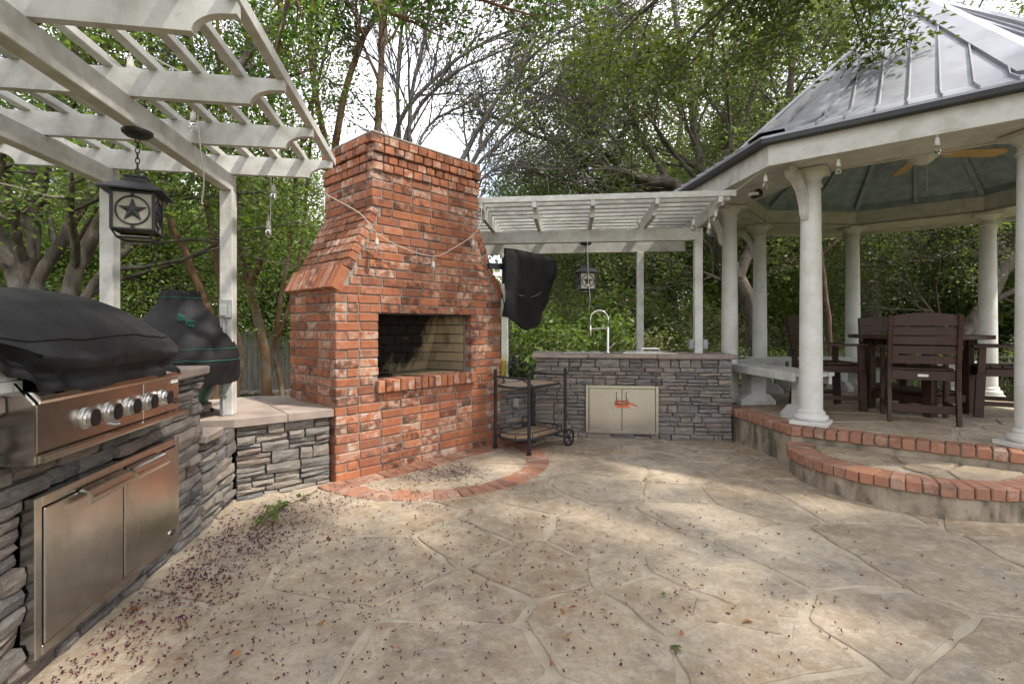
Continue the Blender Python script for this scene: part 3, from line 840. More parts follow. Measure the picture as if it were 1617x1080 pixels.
# roof: a short flared eave, then a steep cone of eight flat sides
RZ = [(RE + .13, ZB + .185), (2.10, ZB + .385), (.03, 4.91)]
def rp(R, k): return octa(R, k)
for k in range(8):
    p = [(*rp(RZ[i][0], k), RZ[i][1]) for i in range(3)]; q = [(*rp(RZ[i][0], k + 1), RZ[i][1]) for i in range(3)]
    dn = [(v[0], v[1], v[2] - .02) for v in p + q]
    m = MB().add(p + q + dn, [(0, 3, 4, 1), (1, 4, 5, 2), (6, 7, 10, 9), (7, 8, 11, 10), (0, 6, 9, 3)])
    panel = m.build('roof_panel', ROOFM, gaz, fix=True)
    # standing seams, square to the eave
    P0, Q0 = Vector(p[0]), Vector(q[0]); P1, Q1 = Vector(p[1]), Vector(q[1]); A = Vector(p[2])
    L = (Q0 - P0).length; ex = (Q0 - P0) / L; L1 = (Q1 - P1).length
    mid0 = (P0 + Q0) / 2; mid1 = (P1 + Q1) / 2; apx = Vector((0, 0, RZ[2][1]))
    nrm = ex.cross(apx - mid1).normalized()
    if nrm.z < 0: nrm = -nrm
    for i in range(-5, 6):
        s = (i + .5 if False else i) * .195
        if abs(s) > L1 / 2 - .1: continue
        f = 1 - abs(s) / (L1 / 2)
        m = MB()
        a, b, c = mid0 + ex * s, mid1 + ex * s, mid1 + ex * s + (apx - mid1) * (f - .02)
        m.bar(a + nrm * .012, b + nrm * .014, .012, .03, .002, nrm); m.bar(b + nrm * .014, c + nrm * .014, .012, .03, .002, nrm)
        m.build('seam', ROOFM, panel)
    # hip cap: two bent wings
    H0, H1, H2 = Vector(p[0]), Vector(p[1]), Vector(p[2])
    m = MB(); rad = Vector((*octa(1, k), 0)); tg = Vector((-rad.y, rad.x, 0))
    for sgn in (1, -1):
        def side(pt, w):
            # along the eave of the neighbouring side
            e2 = Vector((*octa(1, k + sgn), 0)) - rad; e2.normalize()
            return pt + e2 * w
        u = Vector((0, 0, .030)) + rad * .018
        prof_ = [(H0, .19), (H1, .19), (H1.lerp(H2, .86), .16), (H2, .03)]
        vv = []
        for (pt, w) in prof_: vv += [pt + u, side(pt, w) + u * .8, side(pt, w) - u * .1]
        ff = []
        for i in range(3): ff += [(3 * i, 3 * i + 3, 3 * i + 4, 3 * i + 1), (3 * i + 1, 3 * i + 4, 3 * i + 5, 3 * i + 2)]
        m.add(vv, ff)
    m.build('hip_cap', ROOFM, panel)
    # dark drip edge
    p0, p1 = octa(RE + .125, k), octa(RE + .125, k + 1); q0, q1 = octa(RE + .032, k), octa(RE + .032, k + 1)
    z0_, z1_ = ZB + .128, ZB + .172
    MB().add([(*p0, z0_), (*p1, z0_), (*q1, z0_), (*q0, z0_), (*p0, z1_), (*p1, z1_), (*q1, z1_), (*q0, z1_)],
             [(0, 1, 2, 3), (4, 7, 6, 5), (0, 4, 5, 1), (1, 5, 6, 2), (2, 6, 7, 3), (3, 7, 4, 0)]).build('drip_edge', ROOFD, gaz, fix=True)
    # ceiling boards under the roof and the ribs
    c0, c1 = octa(RI + .02, k), octa(RI + .02, k + 1); zc = ZB + .246
    MB().add([(*c0, zc), (*c1, zc), (0, 0, 4.30), (*c0, zc + .03), (*c1, zc + .03), (0, 0, 4.34)],
             [(0, 1, 2), (3, 5, 4), (0, 3, 4, 1)]).build('ceiling_panel', CEIL, gaz, fix=True)
    MB().bar((*octa(RI - .02, k), zc - .015), (*octa(.1, k), 4.25), .055, .06, .004).build('ceiling_rib', CEIL, gaz)
    mx = ((c0[0] + c1[0]) / 2 * .985, (c0[1] + c1[1]) / 2 * .985)
    MB().bar((*mx, zc - .005), (mx[0] * .06, mx[1] * .06, 4.26), .045, .05, .004).build('ceiling_rib', CEIL, gaz)
    MB().bar((*octa(RI - .01, k), zc - .0), (*octa(RI - .01, k + 1), zc - .0), .03, .10, .004).build('ceiling_trim', CEIL, gaz)

# ceiling fan
fan = thing('ceiling_fan', 'white ceiling fan with tan blades hanging in the gazebo', 'ceiling fan', (4.58, 5.56, 3.17), 0)
m = MB().tube([(0, 0, .12), (0, 0, 1.06)], .014, 8); m.build('downrod', WHITEM, fan)
MB().lathe([(.03, -.10), (.075, -.085), (.12, -.04), (.15, -.02), (.155, .04), (.13, .075), (.07, .10), (.03, .13)], 24).build('motor', WHITEM, fan, smooth='auto')
for i in range(5):
    a = RD(-4 + 72 * i)
    M = Matrix.Rotation(a, 4, 'Z')
    pts = [(.22, -.05), (.30, -.068), (.55, -.078), (.78, -.085), (.86, -.06), (.87, .02), (.80, .078), (.55, .075), (.30, .065), (.22, .05)]
    bl = MB(M @ Matrix.Rotation(RD(-14), 4, 'X')).prism(pts, .012, .020).build('blade', FANB, fan, fix=True)
    MB(M).bar((.12, 0, .015), (.30, 0, .012), .035, .008, .002).build('blade_arm', WHITEM, bl)
MB().tube([(.05, 0, -.08), (.052, 0, -.25), (.05, .003, -.40)], .003, 5).build('pull_chain', WHITEM, fan)

# benches around the inside of the gazebo: one between each two columns at the far left and back
def bench(k0, label):
    # columns counted as in plan: angle GT-45*k
    a0, a1 = RD(GT - 45 * k0), RD(GT - 45 * (k0 + 1))
    p = Vector((GC[0] + GR * math.cos(a0), GC[1] + GR * math.sin(a0))); q = Vector((GC[0] + GR * math.cos(a1), GC[1] + GR * math.sin(a1)))
    d = (q - p).normalized(); L = (q - p).length
    th = math.atan2(d.y, d.x)       # +y of this frame is outwards
    t = thing('gazebo_bench', label, 'bench', (p.x, p.y, ZF), th, 'white benches between the gazebo columns')
    zt = .465
    tn = math.tan(RD(22.5))
    for i in range(4):
        y0, y1 = .045 - i * .105, .045 - i * .105 - .092
        e0 = -y0 * tn if True else 0
        def xx(y): return max(.10 if y > -.13 else 0, -y * tn + .012)
        poly = [(xx(y1), y1), (L - xx(y1), y1), (L - xx(y0), y0), (xx(y0), y0)]
        MB().prism(poly, zt - .035, zt).build('slat', PERG, t, fix=True)
    MB().box((.13, .048, zt - .085), (L - .13, .085, zt + .002), .004).build('front_rail', PERG, t)
    MB().box((.20, -.37, zt - .12), (L - .20, -.335, zt - .037), .004).build('rear_rail', PERG, t)
    for x in (.32, L - .32):
        lg = MB().box((x - .05, -.24, .05), (x + .05, -.06, zt - .037), .004).build('leg', PERG, t)
        MB(Matrix.Translation((x, 0, 0))).prism([(-.36, .006), (.06, .006), (.06, .05), (-.02, .13), (-.28, .13), (-.36, .05)], -.045, .045, 'yz').build('foot', PERG, lg, fix=True)
    return t
bench(0, 'white painted bench left of the nearest column, beside the kitchen counter')
bench(1, 'white painted bench at the far left of the gazebo, partly behind the first bench')
bench(2, 'white painted bench at the back of the gazebo, behind the left brown armchair')
bench(3, 'white painted bench at the back right of the gazebo, behind the dining table')

# dining table and chairs
tb = thing('dining_table', 'round dark brown slatted dining table in the gazebo', 'table', (4.40, 5.42, ZF), RD(20))
R_ = .62
for i in range(9):
    y0 = -R_ + i * (2 * R_ / 9) + .004; y1 = y0 + 2 * R_ / 9 - .008
    pts = []
    for s in range(5): yy = y0 + (y1 - y0) * s / 4; pts.append((math.sqrt(max(0.0004, (R_ - .045) ** 2 - yy * yy)) if abs(yy) < R_ - .045 else .02, yy))
    poly = pts + [(-x, y) for x, y in pts[::-1]]
    MB().prism(poly, .795, .82).build('slat', BROWN, tb, fix=True)
ring = MB(); n_ = 40
v = []; f = []
for i in range(n_):
    a = 2 * math.pi * i / n_
    for (r, z) in ((R_ - .04, .785), (R_, .785), (R_, .823), (R_ - .04, .823)): v.append((r * math.cos(a), r * math.sin(a), z))
for i in range(n_):
    k = (i + 1) % n_
    for j in range(4): f.append((i * 4 + j, k * 4 + j, k * 4 + (j + 1) % 4, i * 4 + (j + 1) % 4))
ring.add(v, f).build('rim', BROWN, tb, fix=True)
for sx in (-1, 1):
    for sy in (-1, 1):
        MB().box((sx * .30 - .045, sy * .30 - .045, 0), (sx * .30 + .045, sy * .30 + .045, .785), .006).build('leg', BROWN, tb)
    MB().box((sx * .30 - .018, -.255, .70), (sx * .30 + .018, .255, .78), .004).build('apron', BROWN, tb)
    MB().box((-.255, sx * .30 - .018, .70), (.255, sx * .30 + .018, .78), .004).build('apron', BROWN, tb)
    MB().box((-.255, sx * .30 - .02, .12), (.255, sx * .30 + .02, .20), .004).build('stretcher', BROWN, tb)
    MB().box((sx * .30 - .02, -.255, .12), (sx * .30 + .02, .255, .20), .004).build('stretcher', BROWN, tb)
MB().box((-.27, -.27, .205), (.27, .27, .232), .004).build('shelf', BROWN, tb)

def armchair():
    """faces +y; origin on the floor under the seat"""
    t = thing('dining_armchair', 'x', 'chair', (0, 0, 0), 0, 'brown armchairs around the gazebo table')
    W2 = .255; SZ = .50
    for s in (-1, 1):
        # rear leg runs on into the raked back post
        m = MB()
        m.bar((s * W2, -.27, 0), (s * W2, -.225, .32), .036, .062, .004, (0, 1, 0)); m.bar((s * W2, -.225, .32), (s * W2, -.23, .52), .036, .066, .004, (0, 1, 0)); m.bar((s * W2, -.23, .52), (s * W2, -.325, 1.02), .036, .058, .004, (0, 1, 0))
        m.build('rear_leg', BROWN, t)
        m = MB(); m.bar((s * W2, .245, 0), (s * W2, .225, .44), .036, .075, .004, (0, 1, 0)); m.bar((s * W2, .225, .44), (s * W2, .215, .70), .036, .06, .004, (0, 1, 0))
        m.build('front_leg', BROWN, t)
        m = MB().prism([(s * W2 - .035, -.27), (s * W2 + .03, -.27), (s * W2 + .045, .05), (s * W2 + .045, .26), (s * W2 + .02, .29), (s * W2 - .04, .29), (s * W2 - .045, .05)], .70, .724); m.build('armrest', BROWN, t, fix=True)
        MB().box((s * (W2 - .005) - .014, -.20, SZ - .085), (s * (W2 - .005) + .014, .19, SZ - .012), .003).build('seat_rail', BROWN, t)
        MB().box((s * W2 - .012, -.23, .12), (s * W2 + .012, .21, .165), .003).build('stretcher', BROWN, t)
    rr = MB().box((-W2 + .02, -.245, SZ - .095), (W2 - .02, -.215, SZ - .006), .003).build('rear_rail', BROWN, t)
    pq = MB().box((-.04, -.249, SZ - .062), (.04, -.2455, SZ - .038), .001).build('name_plate', LABEL, rr)
    MB().box((-W2 + .02, .19, SZ - .095), (W2 - .02, .22, SZ - .006), .003).build('front_rail', BROWN, t)
    MB().box((-W2 + .02, -.258, .10), (W2 - .02, -.232, .175), .003).build('stretcher', BROWN, t)
    for i in range(5):
        y = -.20 + i * .088
        MB().box((-W2 + .022, y, SZ - .004), (W2 - .022, y + .08, SZ + .018), .003).build('seat_slat', BROWN, t)
    for i, z in enumerate((.60, .69, .78, .87, .965)):
        m = MB(); hh = .075 if i < 4 else .095; y = -.23 - (z - .52) * .19
        n6 = 6; v = []; f = []
        for j in range(n6 + 1):
            u = -1 + 2 * j / n6; x = u * (W2 - .018); yy = y - .03 * (1 - u * u); top = hh / 2 + (.025 * (1 - u * u) if i == 4 else 0)
            v += [(x, yy - .011, z - hh / 2), (x, yy + .011, z - hh / 2), (x, yy + .011, z + top), (x, yy - .011, z + top)]
        for j in range(n6):
            for q in range(4): f.append((4 * j + q, 4 * j + (q + 1) % 4, 4 * j + 4 + (q + 1) % 4, 4 * j + 4 + q))
        f += [(0, 3, 2, 1), (4 * n6, 4 * n6 + 1, 4 * n6 + 2, 4 * n6 + 3)]
        m.add(v, f); m.build('back_slat', BROWN, t, fix=True)
    return t
ch0 = armchair()
def put_chair(o, x, y, face, label):
    o.location = (x, y, ZF + .002); o.rotation_euler = (0, 0, math.atan2(face[1], face[0]) - RD(90)); o['label'] = label
spots = [(3.99, 4.90, (.50, .86), 'dark brown slat back armchair with its back turned, in front of the table'),
         (3.55, 5.62, (.98, -.10), 'dark brown armchair left of the table, beside the nearest white column'),
         (5.02, 5.10, (-.86, .50), 'dark brown armchair at the right edge, right of the table'),
         (4.78, 6.28, (-.35, -.93), 'dark brown armchair on the far side of the table, mostly hidden')]
for i, (x, y, fc, lb) in enumerate(spots):
    o = ch0 if i == 0 else copy_tree(ch0)
    put_chair(o, x, y, fc, lb)

# ------------------------------------------------------------------ pergolas
def scallop_rafter(L, h=.138, w=.04, both=True):
    """along +x from 0 to L, with a concave scallop cut under each end"""
    def end(x0, s):
        pts = []
        for i in range(9):
            t = i / 8; a = t * math.pi / 2
            pts.append((x0 + s * (.035 + .13 * math.sin(a)), h * .56 * (1 - math.sin(a) ** 1.0) if False else h * .58 * math.cos(a)))
        return pts
    left = [(0, h), (0, h * .60)] + end(0, 1) + [(.19, 0)]
    right = [(L - x, z) for x, z in left[::-1]]
    return left + right
def pergola(o, T, parent, raf_y, raf_x, beams, pur_x, pz, ends, posts):
    pass
# left pergola over the grill: frame with x to the right across the beams, y away from the eye
LPT = RD(9.44); LPO = (-2.146, 3.77)
lp = thing('white_pergola', 'weathered white pergola with scalloped rafters over the grill on the left', 'pergola', (*LPO, 0), LPT)
Zb, Zt = 2.285, 2.41
for x in (0.0, -.80):
    MB().box((x - .0375, -5.2, Zb), (x + .0375, .05, Zt), .004).build('beam', PERG, lp)
    MB().box((x - .045, -.045, .602 if x == 0 else 0.0), (x + .045, .045, Zb - .001), .005).build('post', PERG, lp)
    MB().box((x - .045, -5.1, 0), (x + .045, -5.01, Zb - .001), .005).build('post', PERG, lp)
xa, xb = -1.54, .755
pts = scallop_rafter(xb - xa)
for i in range(9):
    y = -.02 - i * .642
    MB(Matrix.Translation((xa, y, Zt + .001))).prism(pts, -.02, .02, 'xz').build('rafter', PERG, lp, fix=True)
for i in range(12):
    x = .738 - i * .2
    w = .028 if i else .03
    MB().box((x - .024, -5.3, Zt + .1395), (x + .024, .10, Zt + .1395 + (.042 if i else .06)), .004).build('slat', PERG, lp)
# back pergola over the kitchen counter
bp = thing('white_pergola', 'white pergola with close slats over the kitchen counter at the back', 'pergola', (*BC_O, 0), BC_T)
Zb2, Zt2 = 2.27, 2.415
for y in (.33, 1.22):
    MB().box((-1.3, y - .0375, Zb2), (1.93, y + .0375, Zt2), .004).build('beam', PERG, bp)
for (x, y, zb) in ((1.88, .33, .953), (1.34, 1.22, -.1), (-.51, 1.22, -.1)):
    MB().box((x - .045, y - .045, zb), (x + .045, y + .045, Zb2 - .001), .005).build('post', PERG, bp)
pts = scallop_rafter(2.42)
for x in (-1.13, -.53, .03, .63, 1.27, 1.88):
    M = Matrix.Translation((x, -.56, Zt2 + .001)) @ Matrix.Rotation(RD(90), 4, 'Z')
    MB(M).prism(pts, -.02, .02, 'xz').build('rafter', PERG, bp, fix=True)
for i in range(13):
    y = -.54 + i * .195
    MB().box((-1.25, y - .024, Zt2 + .1395), (2.03, y + .024, Zt2 + .1395 + (.042 if i else .06)), .004).build('slat', PERG, bp)
# ------------------------------------------------------------------ grill, doors, covers
def text_mesh(txt, size, name, mat, parent, M, extrude=.0006):
    cu = bpy.data.curves.new('lettering', 'FONT'); cu.body = txt; cu.size = size; cu.extrude = extrude; cu.align_x = 'CENTER'; cu.align_y = 'CENTER'
    cu.resolution_u = 3
    tmp = bpy.data.objects.new('lettering_tmp', cu); col.objects.link(tmp)
    dg = bpy.context.evaluated_depsgraph_get(); me = bpy.data.meshes.new_from_object(tmp.evaluated_get(dg))
    bpy.data.objects.remove(tmp); me.name = name; me.transform(M); me.materials.clear(); me.materials.append(mat)
    return link(name, me, parent)
FACE = Matrix.Rotation(RD(90), 4, 'X')        # text in the xz plane, read from -y
def oval(mb, cx_, cz, rx, rz, y0, y1, n=24):
    mb.prism([(cx_ + rx * math.cos(2 * math.pi * i / n), cz + rz * math.sin(2 * math.pi * i / n)) for i in range(n)], -y1, -y0, 'xz'); return mb
gr = thing('gas_grill', 'built-in stainless gas grill with five knobs in the stone island', 'grill', (*GW_O, 0), GW_T)
PZ0, PZ1, PY = .848, 1.012, -.122
gb = MB().box((PX0 + .01, -.06, .85), (PX1 - .01, .62, 1.035), .004); gb.build('body', STEEL, gr)
pn = MB()
pn.box((PX0, PY, PZ0), (1.003, -.062, PZ1), .003); pn.box((1.009, PY, PZ0), (PX1, -.062, PZ1), .003)
panel = pn.build('control_panel', STEEL, gr)
MB().box((1.001, PY + .004, PZ0 + .004), (1.011, -.061, PZ1 - .004), .001).build('panel_gap', BLKP, panel)
# rolled front edge above, drip rail below
v = [(PY - .012, 1.014), (PY - .016, 1.024), (PY - .012, 1.040), (PY + .006, 1.052), (PY + .03, 1.055), (-.03, 1.05), (-.03, 1.014)]
MB(Matrix.Translation((0, 0, 0))).prism(v, PX0 - .004, PX1 + .004, 'yz').build('front_edge', STEEL, gr, fix=True)
MB().prism([(PY - .028, .822), (PY - .034, .832), (PY - .028, .843), (PY, .846), (-.05, .846), (-.05, .818), (PY, .818)], PX0 - .01, PX1 + .004, 'yz').build('drip_rail', STEEL, gr, fix=True)
MB().prism([(.04, .818), (PY - .008, .818), (PY - .008, 1.0), (PY - .002, 1.02), (PY + .02, 1.045), (PY + .05, 1.085), (PY + .08, 1.10), (.04, 1.10)], PX0 - .024, PX0 - .012, 'yz').build('side_plate', STEEL_L, gr, fix=True)
for x in (.628, .765, .90, 1.037, 1.174):
    M = Matrix.Translation((x, PY, .926)) @ Matrix.Rotation(RD(90), 4, 'X')
    kb = MB(M).lathe([(.042, -.002), (.042, .005), (.038, .009), (.035, .010), (.034, .016), (.032, .018)], 28).build('knob', CHROME, gr, smooth='auto')
    pts = [(.016 * math.cos(a) + (.009 if math.cos(a) > 0 else -.009), .030 * math.sin(a)) for a in [2 * math.pi * i / 24 for i in range(24)]]
    MB(M).prism(pts, .018, .036).build('grip', BLKP, kb, fix=True)
    MB(M).prism([(x_ * 1.16, y_ * 1.10) for x_, y_ in pts], .0185, .031).build('grip_trim', CHROME, kb, fix=True)
MB(Matrix.Translation((.80, PY, .872)) @ Matrix.Rotation(RD(90), 4, 'X')).lathe([(.012, 0), (.012, .01), (.009, .02), (.008, .024)], 14).build('igniter_button', CHROME, gr, smooth='auto')
MB().box((1.245, PY - .0025, .985), (1.315, PY - .0005, 1.004), .0005).build('white_sticker', LABEL, panel)
bd = oval(MB(), 1.283, .895, .030, .017, PY - .005, PY - .0005).build('badge', CHROME, panel, fix=True)
oval(MB(), 1.283, .895, .026, .0135, PY - .0065, PY - .0055).build('badge_field', BLKP, bd, fix=True)
text_mesh('DCS', .018, 'badge_lettering', CHROME, bd, Matrix.Translation((1.283, PY - .0078, .895)) @ FACE)
# doors under the grill
ad = thing('access_doors', 'pair of large brushed stainless doors below the gas grill', 'cabinet doors', (*GW_O, 0), GW_T)
fr = MB(); Y0, Y1 = -.048, .0
fr.box((DX0, Y0, DZ0), (DX0 + .033, Y1, DZ1), .003); fr.box((DX1 - .033, Y0, DZ0), (DX1, Y1, DZ1), .003)
fr.box((DX0 + .0335, Y0, DZ1 - .04), (DX1 - .0335, Y1, DZ1), .003); fr.box((DX0 + .0335, Y0, DZ0), (DX1 - .0335, Y1, DZ0 + .035), .003)
fr.build('frame', STEEL_V, ad)
MB().box((DX0 + .03, -.02, DZ0 + .03), (DX1 - .03, .0, DZ1 - .03), .001).build('backing', BLKP, ad)
mid = .99
def hprof():
    o_ = []; i_ = []
    for k in range(9):
        a = math.pi * .60 * k / 8
        y = -.040 * math.sin(a) * 1.3; z = -.042 * (1 - math.cos(a)) + .012
        o_.append((Y0 - .006 + y, DZ1 - .046 + z)); i_.append((Y0 - .0065 + y * .80 + .001, DZ1 - .053 + z * .90))
    return o_ + i_[::-1]
for (a, b, h0, h1, nm) in ((DX0 + .037, mid - .005, .70, .975, 'left'), (mid + .005, DX1 - .037, 1.003, 1.278, 'right')):
    d_ = MB().box((a, Y0 - .006, DZ0 + .039), (b, -.021, DZ1 - .044), .004).build('door', STEEL_V, ad)
    MB().prism(hprof(), h0, h1, 'yz').build('handle', STEEL_L, d_, fix=True)
bd = oval(MB(), 1.405, .185, .030, .016, Y0 - .011, Y0 - .0065).build('badge', CHROME, d_, fix=True)
oval(MB(), 1.405, .185, .026, .0125, Y0 - .0125, Y0 - .0115).build('badge_field', BLKP, bd, fix=True)
text_mesh('DCS', .017, 'badge_lettering', CHROME, bd, Matrix.Translation((1.405, Y0 - .0138, .185)) @ FACE)

# grill cover, draped
def nz(x, y, z): return mnoise.noise((x, y, z))
cv = MB(); nph, rows = 160, []
prof = [(0, 1.0), (.12, .99), (.24, .97), (.36, .93), (.48, .86), (.58, .78), (.68, .67), (.77, .55), (.85, .42), (.91, .30), (.96, .17), (.99, .07), (1.0, 0.0), (.997, -.08), (.975, -.15), (.94, -.19), (.93, -.24), (.945, -.30), (.965, -.37), (.95, -.43)]
CXc, CYc, HX, HY, ZL, HT = .83, .25, .68, .40, 1.150, .275
for i, (r, h) in enumerate(prof):
    row = []
    for k in range(nph):
        a = 2 * math.pi * k / nph; c, s = math.cos(a), math.sin(a)
        e_ = 2 / 4.2
        ex, ey = math.copysign(abs(c) ** e_, c), math.copysign(abs(s) ** e_, s)
        x = CXc + HX * r * ex; y = CYc + HY * r * ey
        z = ZL + HT * h
        f1 = nz(x * 2.2, y * 2.2, 1.0) * .014 - abs(nz(x * 4.5 + y * 3, y * 2.0 - x, 4.0)) * .022 - abs(nz(x * 9, y * 6 + z * 5, 8.0)) * .010
        if h > 0: z += f1 * min(1, r * 1.4) - .02 * max(0, (x - CXc) / HX) * (h > .3) + .012 * math.sin(x * 9 + y * 4) * (1 - h) * r
        else:
            # gathered hem: ruffles grow towards the bottom
            k_ = min(1, -h / .4)
            ru = (math.sin(a * 26 + 4 * nz(c * 3, s * 3, 7)) * .7 + nz(c * 12, s * 12, 2) * 1.0) * .026 * k_ - .012 * (1 if -.26 < h < -.12 else 0)
            x += ex * ru; y += ey * ru; z += nz(c * 9, s * 9, 5) * .018 * k_
        # the near end hangs in heavier folds
        w = max(0, (CXc - x) / HX)
        y += w * .010 * math.sin(z * 44 + x * 9) * (1 if h < .5 else 0); z += w * .03 * nz(x * 5, y * 5, 9)
        if h < .2 and x < .52: z += .11 * min(1, (.52 - x) / .3) * min(1, (.2 - h) / .3)
        row.append((x, y, z))
    rows.append(row)
v = [rows[0][0]] + [p for row in rows[1:] for p in row]
f = [(0, 1 + (k + 1) % nph, 1 + k) for k in range(nph)]
f = [(0, 1 + k, 1 + (k + 1) % nph) for k in range(nph)]
for i in range(len(prof) - 2):
    for k in range(nph):
        k2 = (k + 1) % nph; a = 1 + i * nph
        f.append((a + k, a + nph + k, a + nph + k2, a + k2))
cv.add(v, f)
gc = cv.build('grill_cover', COVER, None, (*GW_O, 0), GW_T, smooth=True, fix=True)
tag(gc, 'black vinyl cover draped over the gas grill hood', 'grill cover')
# seam welt along the hood
sm_ = MB()
pts = []
for k in range(nph):
    p0, p1 = Vector(rows[9][k]), Vector(rows[10][k])
    if p0.y < CYc + .1: pts.append((p0.x, p0.y - .001, p0.z + .002))
pts.sort(key=lambda p: p[0])
sm_.tube(pts, .0025, 5); sm_.build('seam_welt', COVER2, gc)
# white wooden wedge beside the grill
wd = thing('wooden_wedge', 'small pale weathered wooden wedge on the island at the left edge', 'wood block', (*GW_O, 1.058), GW_T)
MB().prism([(.16, .036), (.39, .036), (.39, .050), (.16, .125)], .00, .065, 'xz').build('sloped_board', PERG, wd, fix=True)
MB().prism([(.15, 0), (.405, 0), (.405, .034), (.15, .034)], -.01, .07, 'xz').build('base_board', PERG, wd, fix=True)

# kamado cooker with its cover
KO = (-2.46, 3.70)
km = thing('kamado_cooker', 'dark green ceramic kamado cooker standing behind the grill', 'cooker', (*KO, .602), 0)
MB().lathe([(.12, .075), (.17, .09), (.215, .17), (.245, .28), (.252, .36), (.245, .42), (.20, .52), (.13, .60), (.07, .63)], 32).build('ceramic_body', CERAM, km, smooth='auto')
MB().lathe([(.253, .335), (.26, .34), (.26, .385), (.253, .39)], 32).build('band', IRON, km, smooth='auto')
for i in range(3):
    a = RD(-60 + 120 * i)
    MB().tube([(math.cos(a) * .12, math.sin(a) * .12, .11), (math.cos(a) * .19, math.sin(a) * .19, .06), (math.cos(a) * .235, math.sin(a) * .235, .008)], [.012, .012, .014], 8).build('foot', IRON, km)
MB().lathe([(.17, .045), (.20, .05), (.20, .085), (.17, .09)], 28).build('nest_ring', plain('worn_steel', (.30, .24, .19), .45, .7), km, smooth='auto')
kc = MB(); prof = [(.004, .925), (.06, .928), (.118, .925), (.124, .905), (.128, .875), (.134, .85), (.175, .80), (.23, .72), (.28, .64), (.318, .57), (.335, .51), (.348, .47), (.352, .43), (.350, .38), (.346, .33), (.340, .285), (.335, .265)]
nph = 72; rows = []
for i, (r, z) in enumerate(prof):
    row = []
    for k in range(nph):
        a = 2 * math.pi * k / nph; c, s = math.cos(a), math.sin(a)
        side = max(0, c * .97 - s * .24)
        rr = r * (1 + .16 * side * (1 if z < .60 else max(0, (.75 - z) / .15) if z < .75 else 0))
        lo = min(1, max(0, (.82 - z) / .3))
        rr += (.006 * math.sin(a * 9 + z * 14) * lo - .03 * abs(nz(c * 3 + z * 4, s * 3, z * 5)) * lo + .006 * math.sin(a * 31) * (1 if .84 < z < .93 else 0) * (r > .05))
        zz = z + (.012 * nz(c * 3, s * 3, 3) if z < .5 else 0) - .05 * side * (1 if z < .6 else 0) * (.6 - z)
        row.append((rr * c, rr * s, zz))
    rows.append(row)
v = [p for r in rows for p in r]; f = [tuple(range(nph))]
for i in range(len(prof) - 1):
    for k in range(nph): f.append((i * nph + k, (i + 1) * nph + k, (i + 1) * nph + (k + 1) % nph, i * nph + (k + 1) % nph))
kcov = tag(kc.add(v, f).build('kamado_cover', COVER2, None, (*KO, .602), 0, smooth=True, fix=True), 'black canvas cover with teal piping over the green kamado cooker', 'cooker cover')
for i, rad in ((10, .0024), (12, .0024), (4, .002)):
    pp = [Vector(p) * 1.0 + Vector((p[0], p[1], 0)).normalized() * .003 for p in rows[i]]
    MB().tube(pp, rad, 5, closed=True).build('piping', TEAL, kcov)
# teal embroidery: lettering over a crawling lizard-like scribble reduced to stitched strokes
def on_cover(ang, z):
    j = next(i for i in range(len(prof) - 1) if prof[i + 1][1] <= z <= prof[i][1]); t = (prof[j][1] - z) / (prof[j][1] - prof[j + 1][1])
    k = int(round(ang / (2 * math.pi) * nph)) % nph
    return Vector(rows[j][k]).lerp(Vector(rows[j + 1][k]), t)
bse = on_cover(RD(-50), .70); nrm = Vector((math.cos(RD(-50)) * .82, math.sin(RD(-50)) * .82, .57)).normalized()
tx = Vector((-math.sin(RD(-50)), math.cos(RD(-50)), 0)); ty = nrm.cross(tx)
Mt = Matrix(((tx.x, ty.x, nrm.x, bse.x + nrm.x * .014), (tx.y, ty.y, nrm.y, bse.y + nrm.y * .014), (tx.z, ty.z, nrm.z, bse.z + nrm.z * .014), (0, 0, 0, 1)))
for i, w in enumerate(('Big', 'Green', 'Egg')):
    text_mesh(w, .040, 'embroidery', TEAL, kcov, Mt @ Matrix.Rotation(RD(-14), 4, 'Z') @ Matrix.Translation((-.03 + .03 * i, .034 - .031 * i, 0)), .003)

